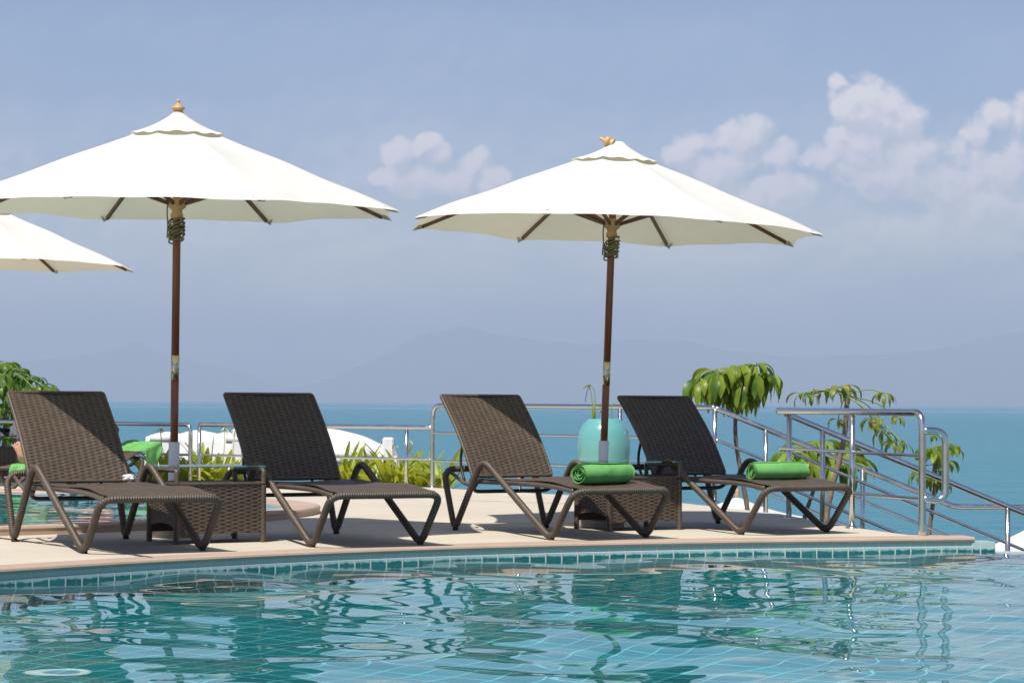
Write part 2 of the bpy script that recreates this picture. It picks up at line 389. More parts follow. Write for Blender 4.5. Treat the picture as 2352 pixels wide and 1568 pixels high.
def strip(name, line, prof, m, parent=None, uvm=None, smooth=False):
    """a profile (offset inward, height) swept along a ground line"""
    k = len(prof); v = []; L = [0.0]
    for a, b in zip(line, line[1:]): L.append(L[-1] + (b - a).length)
    for i, p in enumerate(line):
        a = line[max(0, i - 1)]; b = line[min(len(line) - 1, i + 1)]; t_ = (b - a).normalized(); nn = Vector((-t_.y, t_.x, 0))
        for o_, z in prof: v.append((p.x + nn.x * o_, p.y + nn.y * o_, z))
    f = [(i * k + j, (i + 1) * k + j, (i + 1) * k + j + 1, i * k + j + 1) for i in range(len(line) - 1) for j in range(k - 1)]
    f.append(tuple(range(k))); f.append(tuple(range((len(line) - 1) * k, len(line) * k))[::-1])
    o = mesh_obj(name, v, f, m, parent, smooth)
    if uvm:
        uv = o.data.uv_layers.new(name='UVMap')
        for poly in o.data.polygons:
            for li in poly.loop_indices:
                vi = o.data.loops[li].vertex_index; uv.data[li].uv = (L[vi // k], v[vi][2])
    return o
cop = strip('pool_coping', EDGE, [(0.01, -0.034), (-0.004, -0.03), (-0.008, -0.018), (-0.004, -0.007), (0.006, -0.001), (COPW, 0.002), (COPW, -0.034), (0.01, -0.034)], M['coping'])
tag(cop, 'pinkish sandstone coping along the pool edge', 'coping', kind='structure')
# deck outline: along the coping, then the far edges
far_px = [(2240, 1236), (2088, 1228), (1953.6, 1210), (1788, 1179), (1570, 1155), (1300, 1136), (1000, 1120)]
FAR = [gp(x, y) for x, y in far_px]
FAR = [Vector((p.x, p.y, 0)) for p in FAR]
FAR[0] = Vector((END.x + 0.02, END.y + COPW, 0))
tail = [Vector((-1.2, 25.3, 0)), Vector((-3.5, 26.9, 0)), Vector((-9.0, 28.0, 0)), Vector((-12, 28, 0)), Vector((-12, EDGE[0].y + 0.3, 0))]
outline = back + FAR[1:] + tail
# upper pool at the left
CURB = catmull([(-7.5, 14.1), (-4.6, 14.85), (-3.38, 15.5), (-2.52, 16.3), (-1.9, 17.45), (-1.56, 18.6), (-1.66, 19.5), (-2.3, 20.5), (-3.5, 21.5), (-5.0, 22.2)], 7)
CURB_IN = offset(CURB, 0.28)
P2 = [Vector((p.x, p.y, 0)) for p in CURB_IN] + [Vector((-5.05, 21.6, 0)), Vector((-5.3, 20.5, 0)), Vector((-6.2, 18.5, 0)), Vector((-7.4, 16.5, 0))]
def slab(name, poly, z0, z1, m):
    bm = bmesh.new(); vs = [bm.verts.new((p.x, p.y, z1)) for p in poly]; fc = bm.faces.new(vs)
    if fc.normal.z < 0: fc.normal_flip()
    r_ = bmesh.ops.extrude_face_region(bm, geom=[fc])
    for e in r_['geom']:
        if isinstance(e, bmesh.types.BMVert): e.co.z = z0
    bmesh.ops.recalc_face_normals(bm, faces=bm.faces[:])
    bmesh.ops.triangulate(bm, faces=[q for q in bm.faces if len(q.verts) > 4])
    me = bpy.data.meshes.new(name); bm.to_mesh(me); bm.free(); me.materials.append(m)
    o = bpy.data.objects.new(name, me); C.objects.link(o); return o
deck = slab('pool_deck', outline, -1.9, 0.0, M['deck']); tag(deck, 'cream pebble-wash terrace between the two pools', 'deck', kind='structure')
# expansion joints in the deck: dark sunk lines laid as thin strips
def groove(name, pts, wd):
    mb = MB()
    for (a, b) in zip(pts, pts[1:]):
        a = Vector(a); b = Vector(b); t_ = (b - a).normalized(); nn = Vector((-t_.y, t_.x, 0)) * wd / 2; k = max(2, int((b - a).length / 0.05))
        q = []
        for i in range(k + 1):
            p = a.lerp(b, i / k); j = 0.012 * mnoise.noise(p * 6.0); ww = 1 + 0.9 * mnoise.noise(p * 11.0)
            q += [p + nn * ww + nn.normalized() * j, p - nn * ww + nn.normalized() * j]
        mb.add([(p.x, p.y, 0.005) for p in q], [(2 * i, 2 * i + 1, 2 * i + 3, 2 * i + 2) for i in range(k)])
    return mb.build(name, M['joint'], None, False)
M['joint'] = mat('joint_mortar', (0.10, 0.085, 0.06), 0.95, build=vary(30, 0.5))
j1 = [(gp(-40, 1231).x, gp(-40, 1231).y, 0), (gp(130, 1252).x, gp(130, 1252).y, 0), (gp(350, 1280).x, gp(350, 1280).y, 0)]
j2 = [(gp(725, 1200.5).x, gp(725, 1200.5).y, 0), (gp(1030, 1202).x, gp(1030, 1202).y, 0), (gp(1640, 1202).x, gp(1640, 1202).y, 0)]
j3 = [(gp(1030, 1148).x, gp(1030, 1148).y, 0), (gp(1560, 1164).x, gp(1560, 1164).y, 0)]
j4 = [(gp(490, 1236).x, gp(490, 1236).y, 0), (gp(660, 1244).x, gp(660, 1244).y, 0), (gp(960, 1257).x, gp(960, 1257).y, 0)]
for j in (j1, j2, j3): tag(groove('deck_joint', j, 0.026), 'dark mortar joint in the terrace', 'joint', kind='structure')
# pool shell: wall under the coping and the floor
FLOOR_Z = -1.25
wall = strip('pool_wall', EDGE, [(0.012, -0.034), (0.012, -0.062), (0.0, -0.066), (0.0, FLOOR_Z), (0.05, FLOOR_Z)], M['wall_tile'], uvm=True)
tag(wall, 'green tiled pool wall at the waterline', 'pool wall', kind='structure')
ov0 = Vector((END.x + 0.14, END.y - 0.02, 0)); ov1 = Vector((7.5, END.y + 0.25, 0))   # overflow edge
floor_poly = [Vector((e.x, e.y, 0)) for e in offset(EDGE, 0.03)] + [ov0, ov1, Vector((7.5, 0.4, 0)), Vector((-9, 0.4, 0)), Vector((-9, EDGE[0].y, 0))]
pf = slab('pool_floor', floor_poly, FLOOR_Z - 0.2, FLOOR_Z, M['floor_tile']); tag(pf, 'teal tiled pool floor', 'pool floor', kind='structure')
ovw = MB()
ovw.box(0, (ov1 - ov0).length, 0.0, 0.16, -1.6, WZ - 0.004, 0.01); o = ovw.build('overflow_edge', M['wall_tile'], None, False)
o.location = ov0; o.rotation_euler = (0, 0, math.atan2(ov1.y - ov0.y, ov1.x - ov0.x)); tag(o, 'overflow edge of the pool against the sea', 'pool wall', kind='structure')
# a stub of tiled wall past the end of the coping
stub = MB(); stub.box(0, 0.17, -0.005, 0.18, -1.3, -0.034, 0.006)
o = stub.build('pool_wall', M['wall_tile'], None, False); o.location = (END.x - 0.02, END.y, 0); o.rotation_euler = (0, 0, rad(8))
uv = o.data.uv_layers.new(name='UVMap')
for poly in o.data.polygons:
    for li in poly.loop_indices:
        co = o.data.vertices[o.data.loops[li].vertex_index].co; uv.data[li].uv = (co.x + co.y + 0.058, co.z)
tag(o, 'end of the tiled pool wall beside the overflow edge', 'pool wall', kind='structure')
# water: real ripples
def ripples(seed, n, lo, hi, slope):
    g = np.random.default_rng(seed); W = []
    for i in range(n):
        lam = lo * (hi / lo) ** g.random(); a = g.normal(0.0, 1.0) * 0.9 + 0.5 * math.pi * (g.random() < 0.5); W.append((lam, a, g.random() * 6.283, slope * (0.6 + 0.8 * g.random())))
    return W
WAVES = ripples(5, 22, 0.26, 0.7, 0.0056) + ripples(9, 14, 0.8, 2.2, 0.0108)
def wave_z(X, Y):
    Xw = X + 0.10 * np.sin(Y * 1.7 + 0.6) + 0.07 * np.sin(X * 2.3 + Y * 1.1); Yw = Y + 0.10 * np.sin(X * 1.3 + 1.1) + 0.06 * np.sin(Y * 2.9 - X)
    Z = np.zeros_like(X)
    for lam, a, ph, s_ in WAVES:
        k = 2 * math.pi / lam; Z += s_ / k * np.sin(k * (Xw * math.cos(a) + Yw * math.sin(a)) + ph)
    patch = 0.75 + 0.35 * np.sin(X * 0.9 + 1.0 + 0.6 * np.sin(Y * 0.8)) * np.sin(Y * 0.75 + 0.4)
    return Z * patch
def water_sheet(name, poly, x0, x1, dx, y0, y1, dy, wz, amp, label, phase=0.0):
    xs = np.arange(x0, x1 + dx, dx); ys = np.arange(y0, y1 + dy, dy); X, Y = np.meshgrid(xs, ys)
    Z = wz + amp * wave_z(X + phase, Y + phase); nx = len(xs)
    px = np.array([p.x for p in poly]); py = np.array([p.y for p in poly]); cx = X[:-1, :-1] + dx / 2; cy = Y[:-1, :-1] + dy / 2
    inside = np.zeros(cx.shape, bool); n = len(poly)
    for i in range(n):
        xa, ya, xb, yb = px[i], py[i], px[(i + 1) % n], py[(i + 1) % n]
        if abs(yb - ya) < 1e-9: continue
        c_ = ((ya > cy) != (yb > cy)) & (cx < (xb - xa) * (cy - ya) / (yb - ya) + xa); inside ^= c_
    J, I = np.nonzero(inside); q = np.stack([J * nx + I, J * nx + I + 1, (J + 1) * nx + I + 1, (J + 1) * nx + I], 1)
    used = np.unique(q); remap = np.full(X.size, -1); remap[used] = np.arange(len(used))
    V = np.stack([X.ravel()[used], Y.ravel()[used], Z.ravel()[used]], 1); q = remap[q]
    me = bpy.data.meshes.new(name); me.vertices.add(len(V)); me.vertices.foreach_set('co', V.ravel())
    me.loops.add(q.size); me.loops.foreach_set('vertex_index', q.ravel().astype(np.int32)); me.polygons.add(len(q))
    me.polygons.foreach_set('loop_start', np.arange(0, q.size, 4, dtype=np.int32)); me.update(calc_edges=True); me.validate()
    me.polygons.foreach_set('use_smooth', np.ones(len(q), bool)); me.materials.append(M['water'])
    o = bpy.data.objects.new(name, me); C.objects.link(o); tag(o, label, 'pool water', kind='structure')
    o.cycles.is_caustics_caster = True; return o
wpoly = [Vector((e.x, e.y, 0)) for e in offset(EDGE, 0.03)] + [ov0 + Vector((0, 0.10, 0)), ov1 + Vector((0, 0.10, 0)), Vector((7.5, 0.4, 0)), Vector((-9, 0.4, 0)), Vector((-9, EDGE[0].y, 0))]
pw = water_sheet('pool_water', wpoly, -6.0, 5.5, 0.026, 5.0, END.y + 0.5, 0.019, WZ, 1.0, 'rippled turquoise water of the main pool')
for o in (pf, wall): o.cycles.is_caustics_receiver = True
# upper pool
curb = strip('pool_coping', CURB, [(0.0, -0.01), (0.0, 0.035), (-0.006, 0.045), (0.0, 0.058), (0.02, 0.064), (0.27, 0.055), (0.28, 0.045), (0.28, -0.01)], M['coping'], smooth=False)
tag(curb, 'raised sandstone coping of the upper pool', 'coping', kind='structure')
up_f = slab('pool_floor', [p + (p - Vector((-4.5, 19, 0))).normalized() * 0.02 for p in P2], 0.001, 0.006, M['floor_tile']); tag(up_f, 'tiled floor of the shallow upper pool', 'pool floor', kind='structure')
up_w = water_sheet('pool_water', [p + (p - Vector((-4.5, 19, 0))).normalized() * 0.02 for p in P2], -8.0, -1.4, 0.05, 13.8, 23.4, 0.03, 0.046, 0.6, 'shimmering green water of the upper pool', 3.3)
up_f.cycles.is_caustics_receiver = True
# ------------------------------------------------------------------ haze
def build_haze():
    m = bpy.data.materials.new('sea_haze'); m.use_nodes = True; t = NT(m.node_tree); t.n.clear()
    out = t.n.new('ShaderNodeOutputMaterial'); pv = t.n.new('ShaderNodeVolumePrincipled')
    pv.inputs['Color'].default_value = HAZE_COL + (1,); pv.inputs['Density'].default_value = HAZE_DENS; pv.inputs['Anisotropy'].default_value = 0.0
    t.link(pv.outputs[0], out.inputs['Volume'])
    mb = MB(); mb.box(-32000, 32000, -60, 46000, -130, 1330)
    o = mb.build('haze', m, None, False); tag(o, 'pale blue sea haze over the bay', 'haze', kind='stuff'); return o
HAZE_COL, HAZE_DENS = (0.61, 0.668, 0.79), 0.9e-4
build_haze()
# ------------------------------------------------------------------ materials of the things
def m_wicker(t, p):
    tc = t.n.new('ShaderNodeTexCoord'); v = tc.outputs['Object']
    n = t.noise(t.vmath('MULTIPLY', v, (22.0, 60.0, 60.0)), 1.0, 3.0, 0.6); n2 = t.noise(v, 2.4, 4.0, 0.6)
    c = t.mix(t.maprange(n, 0.3, 0.7, 0, 1), (0.098, 0.071, 0.049), (0.056, 0.040, 0.028))
    c = t.mix(t.maprange(n2, 0.5, 0.75, 0, 0.5), c, (0.105, 0.084, 0.066))
    t.link(c, p.inputs['Base Color'])
    t.link(t.maprange(n2, 0.3, 0.7, 0.36, 0.52), p.inputs['Roughness'])
M['wicker'] = mat('woven_resin', (0.12, 0.09, 0.07), 0.42, spec=0.45, build=m_wicker)
M['wicker_back_gap_shade'] = mat('woven_resin_back_gap_shade', (0.028, 0.021, 0.016), 0.6)  # backs of the panels, and the shade painted between their strands
M['bronze'] = mat('brown_aluminium', (0.12, 0.09, 0.067), 0.4, spec=0.5, build=vary(9.0, 0.3))
M['dark_bar'] = mat('dark_steel', (0.03, 0.026, 0.022), 0.45)
M['rubber'] = mat('rubber_foot', (0.02, 0.018, 0.016), 0.7)
M['canvas'] = mat('cream_canvas', (0.80, 0.785, 0.74), 0.85, spec=0.1, build=vary(5.0, 0.06, bump=0.12, bscale=500, bdist=0.002), trans=(0.27, (0.74, 0.68, 0.46)))
M['canvas_patch'] = mat('canvas_pocket', (0.50, 0.49, 0.40), 0.9, spec=0.1)
def m_wood(dark, light):
    def f(t, p):
        tc = t.n.new('ShaderNodeTexCoord'); v = t.vmath('MULTIPLY', tc.outputs['Object'], (45.0, 45.0, 3.0))
        c = t.mix(t.maprange(t.noise(v, 1.0, 5.0, 0.65), 0.3, 0.7, 0, 1), dark, light); t.link(c, p.inputs['Base Color'])
    return f
M['pole_wood'] = mat('varnished_hardwood', (0.2, 0.06, 0.03), 0.35, build=m_wood((0.165, 0.045, 0.018), (0.26, 0.085, 0.036)))
M['rib_wood'] = mat('rib_hardwood', (0.13, 0.06, 0.03), 0.5, build=m_wood((0.10, 0.04, 0.018), (0.17, 0.075, 0.035)))
M['pale_wood'] = mat('turned_pale_wood', (0.5, 0.3, 0.13), 0.45, build=m_wood((0.45, 0.27, 0.11), (0.58, 0.36, 0.17)))
M['brass'] = mat('brass', (0.62, 0.56, 0.36), 0.25, 1.0)
M['white_pipe'] = mat('white_painted_pipe', (0.74, 0.74, 0.76), 0.45, build=vary(7.0, 0.12))
M['rope'] = mat('olive_rope', (0.24, 0.22, 0.10), 0.85, build=vary(60, 0.4))
M['towel'] = mat('green_terry', (0.155, 0.405, 0.125), 0.95, spec=0.1, build=vary(9.0, 0.16, (0.115, 0.32, 0.092), bump=0.8, bscale=420, bdist=0.003))
M['steel'] = mat('polished_steel', (0.66, 0.65, 0.62), 0.17, 1.0, build=lambda t, p: t.link(t.maprange(t.noise(t.n.new('ShaderNodeTexCoord').outputs['Object'], 9.0, 5.0, 0.7), 0.35, 0.7, 0.10, 0.30), p.inputs['Roughness']))
def m_glaze(t, p):
    tc = t.n.new('ShaderNodeTexCoord'); v = tc.outputs['Object']; x, y, z = t.sep(v)
    n = t.noise(v, 14.0, 5.0, 0.65); n2 = t.noise(v, 55.0, 3.0, 0.6)
    c = t.mix(t.maprange(t.math('ADD', z, t.math('MULTIPLY', n, 0.25)), 0.35, 0.75, 0, 1), (0.17, 0.36, 0.31), (0.115, 0.345, 0.335))
    c = t.mix(t.maprange(n2, 0.5, 0.7, 0, 0.5), c, (0.17, 0.40, 0.37)); t.link(c, p.inputs['Base Color'])
    p.inputs['Coat Weight'].default_value = 0.6; p.inputs['Coat Roughness'].default_value = 0.06
M['glaze'] = mat('turquoise_glaze', (0.1, 0.4, 0.38), 0.22, build=m_glaze)
def m_glass(t, p):
    out = t.n['Material Output']; t.n.remove(p)
    tr = t.n.new('ShaderNodeBsdfTransparent'); tr.inputs[0].default_value = (0.80, 0.93, 0.90, 1)
    gl = t.n.new('ShaderNodeBsdfGlossy'); gl.inputs['Roughness'].default_value = 0.02
    fr = t.n.new('ShaderNodeFresnel'); fr.inputs[0].default_value = 1.5
    mx = t.n.new('ShaderNodeMixShader'); t.link(fr.outputs[0], mx.inputs[0]); t.link(tr.outputs[0], mx.inputs[1]); t.link(gl.outputs[0], mx.inputs[2]); t.link(mx.outputs[0], out.inputs[0])
M['glass'] = mat('table_glass', (1, 1, 1), 0, build=m_glass)
def leaf_mat(name, a, b, tr, yellow=None):
    def f(t, p):
        tc = t.n.new('ShaderNodeTexCoord'); v = tc.outputs['Object']
        c = t.mix(t.maprange(t.noise(v, 5.0, 4.0, 0.6), 0.35, 0.65, 0, 1), a, b)
        if yellow: c = t.mix(t.maprange(t.noise(t.vmath('ADD', v, (7.0, 3.0, 1.0)), 7.0, 3.0, 0.6), 0.52, 0.62, 0, 0.95), c, yellow)
        t.link(c, p.inputs['Base Color'])
    return mat(name, a, 0.40, spec=0.4, build=f, trans=(0.42, tr))
M['leaf_a'] = leaf_mat('glossy_leaf', (0.29, 0.38, 0.045), (0.13, 0.21, 0.022), (0.36, 0.42, 0.03))
M['leaf_b'] = leaf_mat('wilting_leaf', (0.24, 0.29, 0.06), (0.12, 0.18, 0.035), (0.25, 0.28, 0.04), (0.48, 0.38, 0.08))
M['leaf_c'] = leaf_mat('shrub_leaf', (0.12, 0.23, 0.03), (0.045, 0.11, 0.016), (0.2, 0.34, 0.03))
M['strap'] = leaf_mat('lily_leaf', (0.36, 0.42, 0.035), (0.15, 0.22, 0.02), (0.62, 0.64, 0.05))
M['stalk'] = mat('green_stalk', (0.20, 0.26, 0.08), 0.6)
M['seed'] = mat('dry_grass_head', (0.55, 0.50, 0.33), 0.9)
M['bark'] = mat('ringed_bark', (0.22, 0.17, 0.12), 0.9, build=vary(16.0, 0.5, bump=0.6, bscale=40, bdist=0.01))
M['white_cloth'] = mat('white_awning_cloth', (0.80, 0.80, 0.80), 0.8, spec=0.15, build=vary(2.0, 0.06), trans=(0.2, (0.8, 0.8, 0.8)))
M['white_wall'] = mat('white_render', (0.80, 0.79, 0.78), 0.85, build=vary(2.5, 0.08))
M['black_cloth'] = mat('navy_cloth', (0.012, 0.014, 0.022), 0.8)
M['skin'] = mat('skin', (0.60, 0.34, 0.22), 0.5, spec=0.35, build=vary(26.0, 0.15, (0.66, 0.31, 0.22)))
M['hair'] = mat('hair', (0.05, 0.03, 0.02), 0.6)
M['trunks'] = mat('swim_trunks', (0.03, 0.04, 0.09), 0.85)
M['earth'] = mat('pot_soil', (0.05, 0.035, 0.022), 0.95)

# ------------------------------------------------------------------ woven panels: real strands over stakes
COL, ROW = 0.045, 0.0122
def woven(mb, P, nu, nv, lu, lv, amp=0.006, mi=0, flip=False):
    """P(u, v) -> (point, normal); strands run along u and pass over and under the stakes"""
    us = np.linspace(0, 1, nu); vs = np.linspace(0, 1, nv); V = []; Hh = []
    for v in vs:
        r_ = v * lv / ROW; k = math.floor(r_); fr = r_ - k; pv = math.sqrt(max(0.0, 1 - (2 * fr - 1) ** 2)) ** 0.7
        for u in us:
            ph = math.pi * u * lu / COL + math.pi * k
            h = pv * (0.42 + 0.58 * math.cos(ph)) * amp
            p, n = P(u, v); V.append(p + n * h); Hh.append(h)
    F = [(j * nu + i, j * nu + i + 1, (j + 1) * nu + i + 1, (j + 1) * nu + i) for j in range(nv - 1) for i in range(nu - 1)]
    if flip: F = [q[::-1] for q in F]
    gap_shade = [1 if amp > 0 and sum(Hh[i] for i in q) < 0.30 * amp else mi for q in F]   # low faces between strands coloured dark, standing in for shade in the weave
    mb.add(V, F, mi); mb.mi[-len(F):] = gap_shade
WRAP = (0.0160, 0.12, 1)
LW = 0.745
def side_profile(x):
    return [(x, -0.275, 0.326), (x, 0.0, 0.0), (x, 0.92, 0.512), (x, 1.305, 0.0), (x, 1.475, 0.425)]
def make_lounger(label, back_top=(1.605, 0.95), zs=1.0):
    root = empty('sun_lounger', (0, 0, 0))
    tag(root, label, 'sun lounger', 'brown wicker sun loungers')
    L = side_profile(0.0); Rr = side_profile(LW)[::-1]
    mid = [(LW / 2, 1.475, 0.425)]
    loop = mid + L[::-1] + Rr[::-1] + mid                           # rear bar, left side, front bar, right side, rear bar
    radii = [0, 0.10, 0.085, 0.115, 0.09, 0.085, 0.085, 0.09, 0.115, 0.085, 0.10, 0]
    pts = spline(loop, 0.0034, radii)
    segs = []; cur = []
    def kind(p): return 'l' if p.x < 0.055 else ('r' if p.x > LW - 0.055 else ('f' if p.y < 0.5 else 'b'))
    for p in pts:
        if cur and kind(p) != kind(cur[-1]): segs.append(cur); cur = [cur[-1]]
        cur.append(p)
    segs.append(cur)
    rear = segs[-1] + segs[0][1:]; groups = {}
    for s_ in segs[1:-1]:
        groups[kind(s_[len(s_) // 2])] = s_
    for k, nm in (('l', 'side_frame'), ('r', 'side_frame'), ('f', 'front_bar')):
        MB().tube(groups[k], 0.0215, 12, WRAP).build(nm, M['wicker'], root)
    MB().tube(rear, 0.0215, 12, WRAP).build('rear_bar', M['wicker'], root)
    for x in (0.0, LW):
        for y in (0.028, 1.292):
            MB().lathe([(0.017, 0.0), (0.021, 0.004), (0.021, 0.016), (0.012, 0.022)], 12, (x, y if y > 1 else 0.0 + 0.004, 0)).build('foot_cap', M['rubber'], root)
    for x in (0.05, LW - 0.05):
        MB().tube(spline([(x, -0.20, 0.325), (x, 0.06, 0.352), (x, 0.45, 0.356), (x, 1.14, 0.350)], 0.02, 0.15), 0.0185, 12).build('seat_rail', M['bronze'], root)
        MB().tube(spline([(x, 1.10, 0.335), (x, 1.22, 0.318), (x, 1.465, 0.405)], 0.02, 0.06), 0.013, 10).build('rear_rail', M['bronze'], root)
    xs0, xs1 = 0.035, LW - 0.035
    # seat: sags gently between the rails, rolls over the front bar
    def seatP(u, v):
        s_ = -0.285 + v * 1.415; x = xs0 + u * (xs1 - xs0)
        q = min(1.0, max(0.0, (s_ + 0.285) / 0.36)); z = 0.349 + 0.026 * (q * q * (3 - 2 * q)) - 0.012 * math.sin(math.pi * u) * q + 0.004 * math.sin(9 * s_)
        if s_ < -0.25: z -= ((-0.25 - s_) / 0.035) ** 2 * 0.012
        return Vector((x, s_, z)), Vector((0, 0, 1))
    mb = MB(); woven(mb, seatP, 78, 480, xs1 - xs0, 1.415, 0.0026)
    nseat = len(mb.f)
    woven(mb, lambda u, v: (seatP(u, v)[0] - Vector((0, 0, 0.012)), Vector((0, 0, -1))), 12, 30, 0.01, 0.01, 0.0, 1, True)
    mb.build('seat', None, root, True, [M['wicker'], M['wicker_back_gap_shade']])
    # backrest: slightly dished woven panel with a rounded rim
    p0 = Vector((0, 1.135, 0.388)); p1 = Vector((0, back_top[0], back_top[1])); dv = p1 - p0; ln = dv.length; nrm = Vector((0, -dv.z, dv.y)).normalized()
    xb0, xb1 = 0.048, LW - 0.048
    def backP(u, v):
        p = p0 + dv * v + nrm * (0.034 * math.sin(math.pi * min(1, v * 1.0)) * (1 - 0.35 * v)) - nrm * 0.014 * math.sin(math.pi * u)
        return Vector((xb0 + u * (xb1 - xb0), p.y, p.z)), nrm
    mb = MB(); woven(mb, backP, 100, 340, xb1 - xb0, ln, 0.0042)
    woven(mb, lambda u, v: (backP(u, v)[0] - nrm * 0.016, -nrm), 60, 60, 0.01, 0.01, 0.0, 0, True)
    mb.build('backrest', None, root, True, [M['wicker'], M['wicker_back_gap_shade']])
    rim = [backP(0, v)[0] - nrm * 0.008 for v in np.linspace(0, 1, 14)] + [backP(1, v)[0] - nrm * 0.008 for v in np.linspace(1, 0, 14)]
    rp = spline(rim + [rim[0]], 0.0045, 0.02)
    MB().tube(rp, 0.0115, 10, (0.016, 0.12, 1)).build('backrest_rim', M['wicker'], root)
    MB().tube(spline([(0.06, 1.10, 0.335), (0.06, 1.16, 0.275), (LW - 0.06, 1.16, 0.275), (LW - 0.06, 1.10, 0.335)], 0.02, 0.06), 0.0135, 10).build('crossbar', M['dark_bar'], root)
    bm_ = p0 + dv * 0.52 - nrm * 0.03
    for x in (0.13, LW - 0.13):
        low = Vector((x, 1.40, 0.34)) if back_top[1] > 0.7 else Vector((x, 1.42, 0.30))
        MB().tube(spline([(x, bm_.y, bm_.z), (x, bm_.y + 0.07, bm_.z * 0.72), low], 0.02, 0.1), 0.0105, 8).build('back_strut', M['dark_bar'], root)
    for x in (0.05, LW - 0.05):
        mb = MB(); mb.tube([(x - 0.012, 1.135, 0.335), (x + 0.012, 1.135, 0.335)], 0.042, 18); mb.build('hinge_disc', M['bronze'], root, False)
    if zs != 1.0: root.scale = (1, 1, zs)
    return root
proto = make_lounger('brown wicker lounger under the tall parasol, half in sun, nearest the rear pool')
lspots = [((195.9, 1270.7), (463.8, 1263.4)), ((723.7, 1255.6), (960.9, 1250.1)), ((1268.3, 1239.7), (1482.9, 1233.6)), ((1704.5, 1227.5), (1898.8, 1221.5))]
llabels = ['brown wicker lounger with a slanting shadow edge across its backrest and no towel', 'wholly shaded brown wicker lounger without a towel, in front of the white canopy',
           'brown wicker lounger with a half sunlit backrest and a loosely rolled green towel', 'shaded brown wicker lounger with a tightly rolled green towel, beside the steel handrails']
LOUNGERS = []
for i, (a, b) in enumerate(lspots):
    o = proto if i == 0 else copy_tree(proto)
    pa, pb = gp(*a), gp(*b); an = math.atan2(pb.y - pa.y, pb.x - pa.x); an = TH * 0.55 + an * 0.45
    mid = (pa + pb) / 2; xd = Vector((math.cos(an), math.sin(an), 0)); o.location = mid - xd * LW / 2; o.location.z = 0.0; o.rotation_euler = (0, 0, an)
    o['label'] = llabels[i]; LOUNGERS.append((o, an))

# ------------------------------------------------------------------ wicker side tables with glass tops
TW, TD = 0.60, 0.42
def make_table(label):
    root = empty('side_table', (0, 0, 0)); tag(root, label, 'side table', 'wicker side tables between the loungers')
    def panel(a, b, z0, z1, arch=False):
        a = Vector(a); b = Vector(b); d = (b - a); n = Vector((d.y, -d.x, 0)).normalized()
        def P(u, v):
            zb = z0 + (0.05 * math.sin(math.pi * min(1, max(0, u))) ** 0.5 if arch else 0)
            return Vector((a.x + d.x * u, a.y + d.y * u, zb + (z1 - zb) * v)), n
        mb = MB(); woven(mb, P, int(d.length / 0.0065), 150, d.length, z1 - z0, 0.0042)
        woven(mb, lambda u, v: (P(u, v)[0] - n * 0.014, -n), 16, 12, 0.01, 0.01, 0, 1, True)
        return mb.build('woven_panel', None, root, True, [M['wicker'], M['wicker_back_gap_shade']])
    panel((0, 0, 0), (TW, 0, 0), 0.062, 0.372); panel((TW, 0, 0), (TW, TD, 0), 0.062, 0.372, True)
    panel((TW, TD, 0), (0, TD, 0), 0.062, 0.372); panel((0, TD, 0), (0, 0, 0), 0.075, 0.372, True)
    def topP(u, v): return Vector((u * TW, v * TD, 0.374 + 0.004)), Vector((0, 0, 1))
    mb = MB(); woven(mb, topP, 86, 170, TW, TD, 0.0026); woven(mb, lambda u, v: (Vector((u * TW, v * TD, 0.362)), Vector((0, 0, -1))), 4, 4, 0.01, 0.01, 0, 1, True)
    mb.build('shelf_top', None, root, True, [M['wicker'], M['wicker_back_gap_shade']])
    MB().tube(spline([(0, 0, 0.374), (TW, 0, 0.374), (TW, TD, 0.374), (0, TD, 0.374), (0, 0, 0.374)], 0.005, 0.012), 0.010, 8, (0.014, 0.1, 1)).build('top_rim', M['wicker'], root)
    for x in (0, TW):
        for y in (0, TD):
            MB().tube(spline([(x, y, 0.0), (x, y, 0.362)], 0.005), 0.0185, 10, WRAP).build('leg', M['wicker'], root)
        MB().tube(spline([(x, 0.0, 0.37), (x, 0.0, 0.462), (x, TD, 0.462), (x, TD, 0.37)], 0.006, 0.022), 0.0155, 10).build('glass_rail', M['bronze'], root)
    mb = MB(); mb.box(-0.012, TW + 0.012, -0.012, TD + 0.012, 0.4785, 0.4865, 0.002); mb.build('glass_top', M['glass'], root, False)
    return root
tspots = [((398.5, 1250.6), (609.6, 1243.8)), ((1396, 1220.4), (1562.6, 1215.7))]
tab = make_table('wicker side table with a glass top between the two loungers without towels')
for i, (a, b) in enumerate(tspots):
    o = tab if i == 0 else copy_tree(tab)
    pa, pb = gp(*a), gp(*b); an = TH * 0.6 + 0.4 * math.atan2(pb.y - pa.y, pb.x - pa.x); xd = Vector((math.cos(an), math.sin(an), 0))
    o.location = (pa + pb) / 2 - xd * TW / 2; o.location.z = 0; o.rotation_euler = (0, 0, an)
    if i: o['label'] = 'wicker side table with a glass top between the two loungers carrying green towels'

